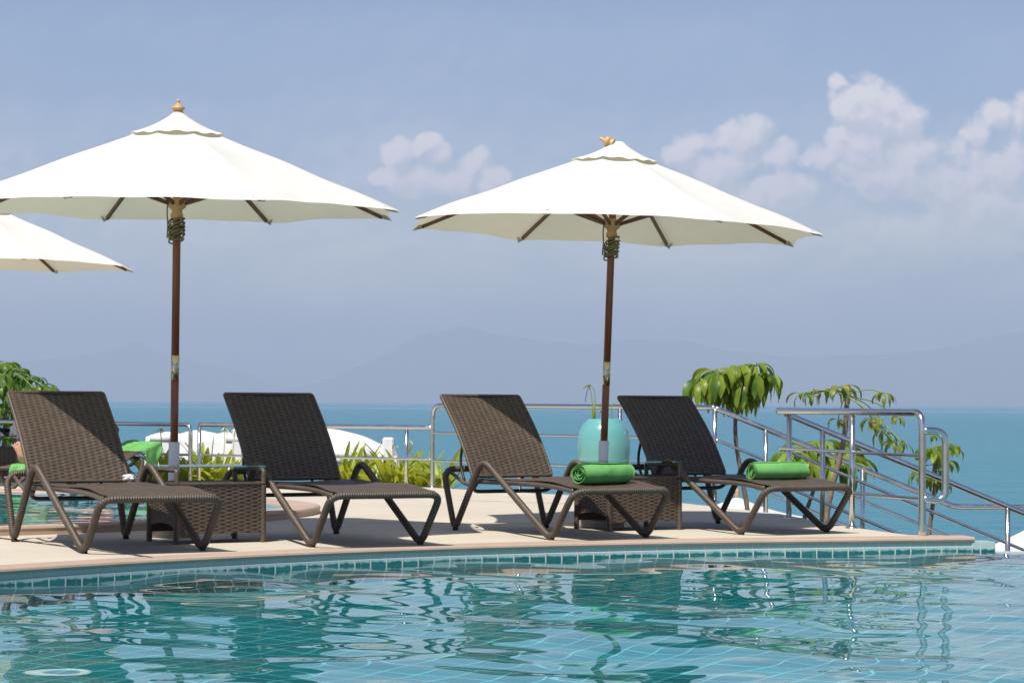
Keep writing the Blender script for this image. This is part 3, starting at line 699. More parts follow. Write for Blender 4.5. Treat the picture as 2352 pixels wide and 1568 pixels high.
# ------------------------------------------------------------------ parasols
RIM_R, RIM_Z, CAP_R = 1.56, 2.147, 0.32
def canopy_mesh(name, parent, cap_shift=0.0, seed=1):
    mb = MB(); n8 = 8; rad_n, ang_n = 22, 14
    V = []; idx = {}
    def surf(a, q):                            # a: fraction of a panel 0..1 with panel k, q: 0 centre .. 1 rim
        k = int(a); f = a - k
        c0 = math.pi / 4 * k; c1 = c0 + math.pi / 4
        r0 = 0.03 + (RIM_R - 0.03) * q
        e0 = Vector((math.cos(c0), math.sin(c0), 0)) * r0; e1 = Vector((math.cos(c1), math.sin(c1), 0)) * r0
        p = e0.lerp(e1, f); bow = 4 * f * (1 - f)
        p *= 1 - 0.030 * bow * q ** 3                                # rim curves inward between the ribs
        z = 2.742 - (2.742 - RIM_Z) * (q ** 1.03) - 0.020 * bow * math.sin(math.pi * min(1, q * 1.05)) + 0.012 * bow * q ** 4
        z += 0.010 * mnoise.noise(Vector((p.x * 3.1 + seed * 5, p.y * 3.1, seed))) * q + 0.006 * math.sin(q * 15 + seed) * (1 - bow) * q
        return (p.x, p.y, z)
    na = n8 * ang_n
    for j in range(rad_n + 1):
        for i in range(na): V.append(surf(i / ang_n, (0.02 + 0.98 * j / rad_n)))
    F = [(j * na + i, j * na + (i + 1) % na, (j + 1) * na + (i + 1) % na, (j + 1) * na + i) for j in range(rad_n) for i in range(na)]
    F = [f[::-1] for f in F]
    mb.add(V, F)
    can = mb.build(name, M['canvas'], parent)
    cp = MB(); W = []; ra, rn = 96, 9
    for j in range(rn + 1):
        q = j / rn
        for i in range(ra):
            a = 2 * math.pi * i / ra; c8 = math.cos(math.pi / 8) / math.cos(((a) % (math.pi / 4)) - math.pi / 8)
            r_ = (0.035 + (CAP_R - 0.035) * q) * (0.5 + 0.5 * c8 + 0.0 if q > 0.3 else 1)
            z = 2.795 - 0.158 * q ** 0.80 + 0.012 * q ** 3 + 0.0045 * q ** 5 * math.sin(a * 16 + 1.1) + 0.004 * q ** 4 * math.sin(a * 5 + seed)
            W.append((r_ * math.cos(a) + cap_shift * (1 - q), r_ * math.sin(a), z))
    cp.add(W, [(j * ra + i, j * ra + (i + 1) % ra, (j + 1) * ra + (i + 1) % ra, (j + 1) * ra + i)[::-1] for j in range(rn) for i in range(ra)])
    cp.add([W[i] for i in range(ra)] + [(cap_shift, 0, 2.797)], [(i, (i + 1) % ra, ra) for i in range(ra)])
    cp.build('vent_cap', M['canvas'], can)
    for k in range(n8):
        tip = Vector(surf(k, 1.0)); inn = Vector(surf(k, 0.945)); s_ = Vector((-math.sin(math.pi / 4 * k), math.cos(math.pi / 4 * k), 0)) * 0.055
        d_ = Vector((0, 0, -0.012)); MB().add([tip + d_ * 1.3, inn + s_ + d_ * 0.5, inn + d_ * 3.0, inn - s_ + d_ * 0.5], [(0, 1, 2), (0, 2, 3)]).build('rib_pocket', M['canvas_patch'], can)
    return can
def make_parasol(label, kind=0):
    root = empty('parasol', (0, 0, 0)); tag(root, label, 'parasol', 'cream canvas parasols')
    MB().lathe([(0.165, 0.0), (0.17, 0.01), (0.17, 0.052), (0.155, 0.062), (0.05, 0.066)], 40).build('base', M['concrete'], root, False)
    MB().tube([(0, 0, 0.06), (0, 0, 0.625)], 0.036, 28).build('base_sleeve', M['white_pipe'], root)
    MB().tube([(0, 0, 0.58), (0, 0, 1.035)], 0.0262, 24).build('pole', M['pole_wood'], root)
    MB().tube([(0, 0, 1.03), (0, 0, 1.197)], 0.0275, 24).build('brass_joint', M['brass'], root)
    MB().tube([(0, 0, 1.19), (0, 0, 2.76)], 0.0262, 24).build('pole', M['pole_wood'], root)
    hub = MB().lathe([(0.028, 2.095), (0.040, 2.10), (0.042, 2.125), (0.034, 2.14), (0.036, 2.155), (0.060, 2.175), (0.062, 2.215), (0.030, 2.235)], 24).build('runner', M['pale_wood'], root)
    MB().lathe([(0.03, 2.66), (0.06, 2.67), (0.06, 2.715), (0.03, 2.725)], 24).build('crown_hub', M['pale_wood'], root)
    can = canopy_mesh('canopy', root, 0.025 if kind == 1 else 0.0, kind + 1)
    def rib_pt(k, q): a = math.pi / 4 * k; r_ = 0.03 + (RIM_R - 0.03) * q; return Vector((r_ * math.cos(a), r_ * math.sin(a), 2.742 - (2.742 - RIM_Z) * q ** 1.03 - 0.021))
    def bar(p, q, w_, h_):
        d = (q - p).normalized(); s_ = d.cross(Vector((0, 0, 1))).normalized() * w_; u = s_.cross(d).normalized() * h_
        v = [p + s_ + u, p - s_ + u, p - s_ - u, p + s_ - u, q + s_ + u, q - s_ + u, q - s_ - u, q + s_ - u]
        return v, [(0, 1, 2, 3), (7, 6, 5, 4), (0, 4, 5, 1), (1, 5, 6, 2), (2, 6, 7, 3), (3, 7, 4, 0)]
    for k in range(8):
        mb = MB(); mb.add(*bar(rib_pt(k, 0.03), rib_pt(k, 0.95), 0.0095, 0.012)); mb.build('rib', M['rib_wood'], root, False)
        a = math.pi / 4 * k; mb = MB(); mb.add(*bar(Vector((0.05 * math.cos(a), 0.05 * math.sin(a), 2.195)), rib_pt(k, 0.47) - Vector((0, 0, 0.02)), 0.008, 0.012)); mb.build('strut', M['rib_wood'], root, False)
    if kind == 0:
        MB().lathe([(0.034, 2.79), (0.037, 2.798), (0.028, 2.806), (0.032, 2.812), (0.044, 2.822), (0.042, 2.832), (0.022, 2.848), (0.009, 2.858), (0.008, 2.864), (0.013, 2.872), (0.012, 2.882), (0.003, 2.888)], 24).build('finial', M['pale_wood'], root)
    else:
        o = MB().lathe([(0.044, -0.02), (0.048, -0.005), (0.03, 0.01), (0.036, 0.02), (0.050, 0.034), (0.044, 0.05), (0.022, 0.066), (0.011, 0.08), (0.018, 0.10), (0.004, 0.115)], 24).build('finial', M['pale_wood'], root)
        o.location = (-0.02, -0.03, 2.782); o.rotation_euler = (rad(12), rad(-68), 0); o.scale = (0.85, 0.85, 0.85)
    # cord wound loosely round the pole
    g = random.Random(5 + kind); pts = []
    turns = 9
    for i in range(turns * 14):
        a = 2 * math.pi * i / 14; r_ = 0.040 + 0.016 * math.sin(i * 0.23 + kind) ** 2 + 0.006 * math.sin(i * 0.7)
        pts.append((r_ * math.cos(a), r_ * math.sin(a), 2.085 - 0.115 * i / (turns * 14) + 0.022 * math.sin(a + kind) + 0.016 * math.sin(i * 0.11)))
    pts2 = []
    for i in range(5 * 14):
        a = -2 * math.pi * i / 14 + 0.4; pts2.append((0.052 * math.cos(a), 0.052 * math.sin(a), 2.075 - 0.12 * i / 70 + 0.03 * math.sin(a * 1.0 + 2)))
    mb = MB(); mb.tube(spline(pts, 0.012), 0.0052, 6); mb.tube(spline(pts2, 0.012), 0.0052, 6)
    mb.tube(spline([(-0.045, -0.03, 2.24), (-0.058, -0.035, 2.15), (-0.050, -0.03, 2.06), (-0.060, -0.02, 1.97)], 0.02, 0.05), 0.0052, 6)
    mb.tube(spline([(0.05, -0.03, 2.02), (0.064, -0.03, 1.96), (0.05, -0.03, 1.94), (0.045, -0.02, 1.98)], 0.01, 0.02), 0.0052, 6)
    mb.build('cord', M['rope'], root)
    return root
def place_parasol(o, bx, by, lx, ly, rot, scale=1.0):
    ax = Vector((math.sin(lx), math.sin(ly), 0)); ax.z = math.sqrt(1 - ax.x ** 2 - ax.y ** 2)
    u = Vector((0, 1, 0)).cross(ax).normalized(); v = ax.cross(u)
    uu = u * math.cos(rot) + v * math.sin(rot); vv = -u * math.sin(rot) + v * math.cos(rot)
    o.matrix_world = Matrix(((uu.x, vv.x, ax.x, bx), (uu.y, vv.y, ax.y, by), (uu.z, vv.z, ax.z, 0), (0, 0, 0, 1))) @ Matrix.Scale(scale, 4)
u1 = make_parasol('cream parasol with an upright turned finial, standing between the first two loungers', 0)
place_parasol(u1, -2.233, 15.55, 0.0068, -0.0276, -0.3024)
u3 = copy_tree(u1); u3['label'] = 'farther cream parasol cut off by the left edge, beyond the rear pool'
place_parasol(u3, -5.62, 24.6, 0.02, -0.01, -0.30, 1.075)
u2 = make_parasol('leaning cream parasol with a toppled finial, standing in front of the turquoise pot', 1)
place_parasol(u2, 0.6472, 17.045, 0.0329, -0.0026, -0.3368)

# ------------------------------------------------------------------ rolled towels
def towel_roll(label, lounger, x_l, s_l, z, length, r_out, turn, squash, seed, loose):
    mb = MB(); g = random.Random(seed); nl = 26; turns = 5.2 if not loose else 4.2; th = 0.0065
    base = []; nseg = int(turns * 26)
    for i in range(nseg + 1):
        a = 2 * math.pi * turns * i / nseg; r_ = 0.008 + (r_out - 0.008) * (i / nseg) ** 0.9
        w_ = 1 + (0.26 if loose else 0.08) * mnoise.noise(Vector((math.cos(a) * 1.1, math.sin(a) * 1.1, seed + a * 0.11)))
        base.append((r_ * w_, a + 0.6))
    sec = base + [(max(0.003, r_ - th), a) for (r_, a) in base[::-1]]; ns = len(sec); V = []
    for j in range(nl + 1):
        q = j / nl; x = (q - 0.5) * length
        for i, (r_, a) in enumerate(sec):
            e = (1 - min(1, min(q, 1 - q) * 9)) ; f_ = r_ / r_out
            dx = 0.020 * mnoise.noise(Vector((a * 0.35, seed, q * 3))) * e + (0.03 * (1 - f_) * e * (-1 if q < 0.5 else 1)) * (-0.6 if not loose else -0.9)
            rr = r_ * (1 + (0.075 if loose else 0.04) * mnoise.noise(Vector((math.cos(a) * 1.3, math.sin(a) * 1.3, x * 9 + seed))) + (0.035 if loose else 0.022) * mnoise.noise(Vector((math.cos(a) * 4, math.sin(a) * 4, x * 30 + seed)))) - 0.006 * e * f_
            V.append((x + dx, rr * math.cos(a) * 1.06, rr * math.sin(a) * squash))
    F = [(j * ns + i, j * ns + (i + 1) % ns, (j + 1) * ns + (i + 1) % ns, (j + 1) * ns + i) for j in range(nl) for i in range(ns)]
    half = nseg + 1
    for j in (0, nl):
        for i in range(nseg):
            q4 = (j * ns + i, j * ns + i + 1, j * ns + ns - 2 - i, j * ns + ns - 1 - i); F.append(q4 if j == 0 else q4[::-1])
    mb.add(V, F); o = mb.build('rolled_towel', M['towel'], None, True)
    lo, an = lounger; xd = Vector((math.cos(an), math.sin(an), 0)); yd = Vector((-math.sin(an), math.cos(an), 0))
    o.location = lo.location + xd * x_l + yd * s_l + Vector((0, 0, z + r_out * squash)); o.rotation_euler = (0, 0, an + turn)
    tag(o, label, 'towel', 'green rolled towels on the loungers'); return o
towel_roll('plump loosely rolled green towel with an open spiral end, on the half sunlit lounger', LOUNGERS[2], 0.375, -0.03, 0.362, 0.43, 0.084, rad(8), 0.86, 3, True)
towel_roll('slim tightly rolled green towel on the lounger beside the handrails', LOUNGERS[3], 0.405, 0.12, 0.364, 0.45, 0.071, rad(-4), 0.95, 8, False)
# ------------------------------------------------------------------ steel railings
def rail_parts(root, paths):
    for nm, pts, r, rr in paths:
        MB().tube(spline(pts, 0.03, rr), r, 14).build(nm, M['steel'], root)
def post(root, p, h, r=0.021, foot=0.0):
    MB().tube([(p.x, p.y, foot), (p.x, p.y, h)], r, 16).build('post', M['steel'], root)
    MB().lathe([(r + 0.028, foot), (r + 0.028, foot + 0.008), (r + 0.006, foot + 0.02), (r, foot + 0.022)], 20, (p.x, p.y, 0)).build('flange', M['steel'], root)
def rail_root(label, p):
    o = empty('steel_railing', (0, 0, 0)); return tag(o, label, 'railing', 'polished steel railings of the terrace')
def V3(p, z): return Vector((p.x, p.y, z))
P0 = at(993, 1118, 24.6); P1 = at(1641, 1153, 21.4); P0.z = P1.z = 0
# low railing on the left, two lengths
A = at(-60, 970, 28.0); B = at(438, 977, 25.75); Cc = at(458, 977, 25.68); D = P0
r = rail_root('long low steel railing at the left edge, ending bent beside the first parasol pole', A)
h = 0.635
rail_parts(r, [('top_rail', [V3(A, h), V3(B, h), V3(B, -0.25)], 0.023, [0, 0.09, 0]), ('mid_rail', [V3(A, 0.305), V3(B, 0.305)], 0.0125, 0)])
for t_ in (0.12, 0.55): post(r, A.lerp(B, t_), h, 0.021, -0.25)
r = rail_root('low steel railing in front of the white canopy, joining the tall corner post', Cc)
rail_parts(r, [('top_rail', [V3(Cc, h), V3(D, h - 0.005)], 0.023, 0), ('mid_rail', [V3(Cc, 0.305), V3(D, 0.30)], 0.0125, 0)])
post(r, Cc, h, 0.021, -0.25); q = at(934, 1000, 24.95); post(r, q, h, 0.021, -0.1)
# tall railing behind the pot
r = rail_root('tall steel railing running behind the turquoise pot from a rounded corner post', P0)
hT = 0.862
rail_parts(r, [('top_rail', [V3(P0, 0.0), V3(P0, hT), V3(P1, hT)], 0.0235, [0, 0.12, 0])] + [('mid_rail', [V3(P0, z), V3(P1, z)], 0.0125, 0) for z in (0.575, 0.285)])
MB().lathe([(0.05, 0.0), (0.05, 0.008), (0.03, 0.02), (0.0235, 0.022)], 20, (P0.x, P0.y, 0)).build('flange', M['steel'], r)
for px_ in (1213, 1443):
    k = (px_ - 993) / (1641 - 993); k = k * 24.6 / (24.6 * k + 21.4 * (1 - k)) if False else k; post(r, P0.lerp(P1, k), hT)
post(r, P1, hT)
# stair handrails: descend to the right beyond the edge of the deck
def stair_rail(label, S, E, h0, nmid, posts, tail=None, ext=None):
    r = rail_root(label, S); dz = E.z - S.z
    top = [V3(S, S.z + h0), V3(E, E.z + h0)]
    if tail is not None: top.append(V3(tail, E.z + h0))
    rail_parts(r, [('top_rail', top, 0.0235, [0, 0.06, 0] if tail is not None else 0)])
    for m_ in range(nmid):
        o_ = h0 - 0.285 * (m_ + 1); rail_parts(r, [('mid_rail', [V3(S, S.z + o_), V3(E, E.z + o_)], 0.0125, 0)])
    for t_ in posts:
        p = S.lerp(E, t_); MB().tube([(p.x, p.y, p.z - 0.12), (p.x, p.y, p.z + h0)], 0.021, 16).build('post', M['steel'], r)
    if tail is not None: MB().tube([(tail.x, tail.y, E.z - 0.2), (tail.x, tail.y, E.z + h0)], 0.021, 16).build('post', M['steel'], r)
    return r
S1 = V3(P1, hT - 0.002); E1 = at(2192, 1163, 21.2); T1 = at(2480, 1167, 21.2)
dzz = E1.z - S1.z
stair_rail('far stair handrail sloping down from the tall railing to a level end', Vector((S1.x, S1.y, 0)), Vector((E1.x, E1.y, dzz)), S1.z, 2, (0.215, 0.62), Vector((T1.x, T1.y, dzz)))
S2 = at(1800, 948, 18.5); E2 = at(2470, 1228, 18.3)
stair_rail('near stair handrail sloping down past the right edge of the photo', Vector((S2.x, S2.y, 0)), Vector((E2.x, E2.y, E2.z - S2.z)), S2.z, 2, (0.135, 0.77))
# guard rail on the terrace corner with a looped grab handle
G0 = gp(1812, 1192); G1 = gp(1957, 1213); G2 = gp(2118, 1230); hG = 0.845
r = rail_root('terrace corner guard rail with a looped grab handle above the pool', G0)
Gs = at(1788, 945, 18.55)
rail_parts(r, [('top_rail', [V3(Gs, hG), V3(G1, hG), V3(G2, hG), V3(G2, 0.0)], 0.0255, [0, 0, 0.10, 0])])
for z in (0.552, 0.255):
    gs = Vector((Gs.x, Gs.y, z)) if z > 0.4 else G1
    rail_parts(r, [('mid_rail', [V3(gs, z), V3(G1, z), V3(G2, z - 0.005)], 0.0145 if z < 0.4 else 0.0125, 0)])
post(r, G0, hG); post(r, G1, hG)
gd = Vector((1.0, 0.12, 0)).normalized()
rail_parts(r, [('grab_handle', [V3(G2, 0.72), V3(G2 + gd * 0.165, 0.72), V3(G2 + gd * 0.165, 0.235), V3(G2, 0.255)], 0.0265, [0, 0.085, 0.085, 0])])
# ------------------------------------------------------------------ planting bed, stairs
bed = slab('planting_bed', [Vector((-9.0, 28.05, 0)), Vector((-3.5, 26.95, 0)), Vector((-1.2, 25.35, 0)), Vector((FAR[-1].x, FAR[-1].y + 0.03, 0)), Vector((FAR[-2].x - 0.3, FAR[-2].y + 0.6, 0)),
                            Vector((0.4, 26.0, 0)), Vector((-1.0, 27.6, 0)), Vector((-3.6, 29.4, 0)), Vector((-9, 30.4, 0))], -3.0, -0.10, M['soil'])
tag(bed, 'planted soil bed behind the terrace', 'soil', kind='structure')
st = MB()
for i in range(9): st.box(2.05 + 0.33 * i, 2.05 + 0.33 * i + 0.325, 18.6, 21.3, -4.0, -0.14 - 0.15 * (i + 1) + 0.0, 0.01)
o = st.build('steps', M['concrete'], None, False); tag(o, 'steps going down beside the terrace', 'steps', kind='structure')

# ------------------------------------------------------------------ turquoise pot and its plant
PY = 21.3
pc = at(1387, 1060, PY)
pot_prof = [(0.15, 0.0), (0.165, 0.01), (0.19, 0.10), (0.222, 0.28), (0.238, 0.45), (0.238, 0.55), (0.222, 0.645), (0.19, 0.705), (0.158, 0.738), (0.150, 0.752), (0.140, 0.757), (0.130, 0.748), (0.128, 0.70), (0.132, 0.62), (0.10, 0.60)]
pot = MB().lathe(pot_prof, 56).build('ceramic_pot', M['glaze'], None)
pot.location = (pc.x, pc.y, 0); tag(pot, 'rounded turquoise glazed pot with a few stalks, behind the leaning parasol pole', 'pot')
soil = MB().lathe([(0.129, 0.69), (0.128, 0.705), (0.05, 0.712)], 30).build('soil', M['earth'], pot)
def leaf(mb, base, d, length, width, droop, roll=0.0, seg=7, wavy=0.0, fold=0.25, shape=0.8, mi=0, g=random):
    """a leaf blade that starts along d and bends down; folded along its midrib"""
    d = Vector(d).normalized(); side = d.cross(Vector((0, 0, 1)))
    if side.length < 1e-3: side = Vector((1, 0, 0))
    side.normalize()
    side = Matrix.Rotation(roll, 3, d) @ side
    p = Vector(base); V = []; step = length / seg; ph = g.random() * 6
    for i in range(seg + 1):
        q = i / seg; w_ = width * 0.5 * (math.sin(math.pi * min(1, (q * 0.94 + 0.05))) ** shape); up = side.cross(d).normalized()
        k = 1 + wavy * math.sin(q * 15 + ph)
        V += [p + side * w_ * k + up * w_ * fold, p + up * (0.0), p - side * w_ * (1 + wavy * math.sin(q * 13 + ph + 2)) + up * w_ * fold]
        ax = d.cross(Vector((0, 0, -1)))
        if ax.length > 1e-3: R3 = Matrix.Rotation(droop / seg, 3, ax.normalized()); d = (R3 @ d).normalized(); side = (R3 @ side).normalized()
        p = p + d * step
    F = []
    for i in range(seg): a = i * 3; F += [(a, a + 1, a + 4, a + 3), (a + 1, a + 2, a + 5, a + 4)]
    mb.add(V, F, mi)
pl = empty('pot_plant', (pc.x, pc.y, 0.70)); tag(pl, 'nearly bare plant with two drooping leaves growing in the turquoise pot', 'plant')
def L(px_, py_): q = at(px_, py_, PY); return q - Vector(pl.location)
MB().tube(spline([L(1360, 968), L(1360, 930), L(1358, 900), L(1352, 887)], 0.02, 0.05), 0.005, 7).build('stem', M['stalk'], pl)
MB().tube(spline([L(1363, 968), L(1367, 925), L(1366, 893), L(1356, 886)], 0.02, 0.05), 0.004, 7).build('stem', M['stalk'], pl)
MB().tube(spline([L(1364, 968), L(1365, 945), L(1366, 915)], 0.02, 0.05), [0.016 - 0.010 * i / 10 for i in range(11)], 9) if False else None
MB().tube([L(1364, 970), L(1364.5, 950), L(1366, 916)], [0.017, 0.014, 0.004], 9).build('shoot', M['strap'], pl)
MB().tube(spline([L(1405, 968), L(1404, 945), L(1406, 928), L(1413, 924)], 0.02, 0.05), 0.005, 7).build('stem', M['stalk'], pl)
MB().tube(spline([L(1370, 968), L(1378, 945), L(1392, 934)], 0.02, 0.05), 0.004, 7).build('stem', M['stalk'], pl)
mb = MB(); leaf(mb, L(1358, 885), (-1, -0.4, -0.15), 0.095, 0.05, 0.5, 0.5); mb.build('leaf', M['leaf_b'], pl)
mb = MB(); leaf(mb, L(1352, 887), (-0.25, -0.2, -1), 0.17, 0.035, 0.1, 0.8); mb.build('leaf', M['hair'], pl)
mb = MB(); leaf(mb, L(1368, 934), (0.8, -0.5, 0.1), 0.12, 0.06, 1.4, -0.4); mb.build('leaf', M['strap'], pl)

# ------------------------------------------------------------------ umbrella trees beyond the terrace
def crown_tree(name, label, Y, trunk, r0, clusters, mats, cat='tree', group=None, leaf_len=0.28, leaf_w=0.085, nleaf=(8, 11), seed=1, droop=(1.2, 2.1), jitter=0.25, base_z=-2.0, spread=(0, 6.283)):
    g = random.Random(seed); b = at(*trunk[-1], Y); root = empty(name, (b.x, b.y, b.z)); tag(root, label, cat, group); o0 = Vector((b.x, b.y, b.z))
    tp = [at(px_, py_, Y) - o0 for (px_, py_) in trunk]; tp.append(Vector((tp[-1].x + 0.05, tp[-1].y, base_z - o0.z)))
    sp = spline(tp, 0.03, 0.25); n = len(sp); rr = [r0 * (0.62 + 0.5 * i / n) * (1 + 0.07 * math.sin(i * 1.9)) for i in range(n)]
    MB().tube(sp, rr, 10).build('trunk', M['bark'], root)
    lf = MB(); st = MB()
    for c in clusters:
        px_, py_, s_ = c[0], c[1], (c[2] if len(c) > 2 else 1.0); p = at(px_, py_, Y + g.uniform(-jitter, jitter)) - o0
        a0 = tp[0] + (tp[1] - tp[0]) * g.uniform(0, 0.25); m_ = a0.lerp(p, 0.6) + Vector((0, 0, 0.05)); st.tube(spline([a0, m_, p], 0.03, 0.1), 0.0055, 6)
        k = g.randint(*nleaf)
        for i in range(k):
            a = spread[0] + (spread[1] - spread[0]) * (i + g.uniform(-0.25, 0.25)) / k; el = g.uniform(-0.35, 0.35)
            d = Vector((math.cos(a) * math.cos(el), math.sin(a) * math.cos(el), math.sin(el)))
            stalk = p + d * 0.05 * s_; st.tube([p, stalk], 0.003, 5)
            leaf(lf, stalk, d, leaf_len * s_ * g.uniform(0.8, 1.15), leaf_w * s_ * g.uniform(0.85, 1.15), g.uniform(*droop), g.uniform(-0.5, 0.5), 8, 0.13, g.uniform(0.05, 0.4), g.uniform(0.6, 0.95), 1 if g.random() < 0.35 else 0, g)
    cr = st.build('branches', M['stalk'], root); lf.build('crown', None, root, True, [mats, M['leaf_c']])
    return root
TG = 'umbrella trees growing below the terrace edge'
crown_tree('umbrella_tree', 'bushy umbrella tree with a full glossy crown rising above the last lounger', 23.0, [(1690, 935), (1688, 1000), (1697, 1060), (1708, 1120), (1718, 1170)], 0.030,
           [(1612, 873), (1640, 852), (1652, 880), (1690, 842), (1700, 872), (1735, 838, .8), (1742, 860), (1668, 885), (1705, 893), (1765, 862, .85), (1650, 858), (1725, 872, .9), (1690, 925, .6), (1712, 918, .55)], M['leaf_a'], group=TG, leaf_len=0.31, leaf_w=0.078, nleaf=(10, 14), seed=4, droop=(1.5, 2.4))
crown_tree('umbrella_tree', 'sparse wilting umbrella tree with yellowed leaves and bare stalks behind the guard rail', 20.8, [(1945, 905), (1945, 930), (1941, 1000), (1925, 1070), (1908, 1130), (1895, 1200)], 0.034,
           [(1842, 905, .62), (1862, 907, .5), (1885, 898, .65), (1905, 897, .7), (1930, 890, .75), (1945, 884, .8), (2032, 903, .55), (1925, 963, .5), (2005, 965, .65), (2022, 962, .7), (2035, 990, .7), (2045, 1012, .65), (2072, 1018, .75), (2062, 958, .4)], M['leaf_b'], group=TG, leaf_len=0.24, leaf_w=0.072, nleaf=(4, 7), seed=9, droop=(1.5, 2.6))
crown_tree('umbrella_tree', 'low broad umbrella tree half hidden behind the slim green towel', 22.0, [(1885, 1060), (1878, 1100), (1860, 1150), (1842, 1205)], 0.026,
           [(1815, 1040), (1850, 1022), (1885, 1014), (1925, 1025), (1955, 1050), (1850, 1055), (1900, 1050), (1935, 1070), (1830, 1065, .8)], M['leaf_a'], group=TG, leaf_len=0.30, leaf_w=0.085, nleaf=(9, 11), seed=14)
crown_tree('umbrella_tree', 'small umbrella tree seen through the looped grab handle', 22.5, [(2148, 1060), (2148, 1110), (2140, 1180), (2132, 1235)], 0.028,
           [(2138, 1030, .8), (2165, 1022, .8), (2186, 1030, .7), (2150, 1045, .85), (2178, 1055, .65), (2142, 1085, .85), (2160, 1098, .7), (2112, 1085, .7), (2145, 1000, .3)], M['leaf_a'], group=TG, leaf_len=0.22, leaf_w=0.08, nleaf=(6, 9), seed=21)
crown_tree('leafy_shrub', 'dense leafy shrub at the left edge behind the low railing', 28.6, [(18, 850), (14, 920), (10, 1000), (6, 1080)], 0.035,
           [(0, 838), (20, 832), (40, 848), (10, 860), (35, 868), (-12, 850), (50, 860, .8), (70, 866, .8), (86, 866, .7), (95, 886), (75, 890), (110, 892, .9), (60, 884, .8), (20, 885), (-5, 885), (5, 905), (30, 905, .9), (-8, 930), (12, 935), (35, 945, .8), (45, 925, .6), (0, 960), (25, 965), (-25, 900), (10, 985), (40, 985), (-15, 985), (22, 1000)], M['leaf_c'], cat='shrub', leaf_len=0.20, leaf_w=0.07, nleaf=(7, 10), seed=30, jitter=0.45)

# ------------------------------------------------------------------ strap-leaved lilies along the railing
def lily(x, Y, label, n, hgt, seed, z=-0.10):
    g = random.Random(seed); b = at(x, 1000, Y); root = empty('spider_lily', (b.x, b.y, z)); tag(root, label, 'plant', 'spider lilies along the railing')
    mb = MB()
    for i in range(n):
        a = 6.283 * (i + g.uniform(-0.3, 0.3)) / n; up = g.uniform(0.9, 3.2)
        d = Vector((math.cos(a), math.sin(a), up)).normalized()
        leaf(mb, Vector((0.04 * math.cos(a), 0.04 * math.sin(a), 0)), d, hgt * g.uniform(0.65, 1.1), g.uniform(0.045, 0.075), g.uniform(0.15, 0.95), g.uniform(-0.3, 0.3), 8, 0.0, 0.28, 0.42, 0, g)
    mb.build('leaves', M['strap'], root); return root
LX = [(352, 'lily clump right of the draped green towel'), (392, 'lily clump directly behind the white parasol sleeve'), (425, 'lily clump left of the two close railing posts'), (468, 'lily clump just right of the two close railing posts'), (505, 'lily clump left of the shaded lounger backrest'), (545, 'lily clump partly behind the shaded lounger backrest'),
      (782, 'lily clump at the right foot of the shaded lounger backrest'), (815, 'lily clump seen inside the arm loop of the shaded lounger'), (858, 'lily clump right of the arm loop below the white tube'), (895, 'dense lily clump below the white pillar'), (928, 'lily clump at the foot of the lone railing post'), (965, 'lily clump between the lone post and the tall corner post'), (1012, 'lily clump right of the tall corner post')]
for i, (x, lb) in enumerate(LX):
    lily(x, 26.0 - (0.25 if i > 8 else 0) - (0.6 if i == 12 else 0), lb + ', with yellow-green strap leaves', 16 + i % 4, 0.58 + 0.08 * math.sin(i * 2.1), 40 + i)
mb = MB(); b = at(483, 1060, 26.1); leaf(mb, Vector((0, 0, 0)), (0.04, -0.05, 1), 0.62, 0.075, 0.12, 1.2, 8, 0, 0.2, 0.3)
o = mb.build('spider_lily', M['strap'], None); o.location = (b.x, b.y, -0.10); tag(o, 'single tall broad upright lily leaf right of the two close railing posts', 'plant', 'spider lilies along the railing')
# spent flower stalks
for i, (x, y0, x1, y1, lb) in enumerate([(530, 1070, 538, 990, 'dry seed stalk leaning against the shaded lounger backrest'), (922, 1095, 940, 1012, 'thin pale flower stalk leaning right beside the white pillar'), (922, 1095, 905, 1025, 'thin pale flower stalk leaning left before the white canopy'), (372, 1070, 368, 985, 'dry seed stalk between the green towel and the parasol sleeve'), (512, 1060, 516, 985, 'dry seed stalk in front of the white roof left of the shaded lounger')]):
    a = at(x, y0, 25.9); e = at(x1, y1, 25.9); root = empty('flower_stalk', a); tag(root, lb, 'flower stalk', 'dry flower stalks among the lilies')
    MB().tube(spline([Vector((0, 0, 0)), (e - a) * 0.6 + Vector((0.01, 0, 0)), e - a], 0.03, 0.1), 0.006, 6).build('stem', M['seed'], root)
    mb = MB(); g = random.Random(i)
    for k in range(9):
        leaf(mb, e - a, (g.uniform(-1, 1), g.uniform(-1, 1), g.uniform(-0.2, 1.0)), 0.10 * g.uniform(0.6, 1.2), 0.012, g.uniform(0.8, 2.4), 0, 5, 0, 0.1, 0.6, 0, g)
    mb.build('seed_head', M['seed'], root)

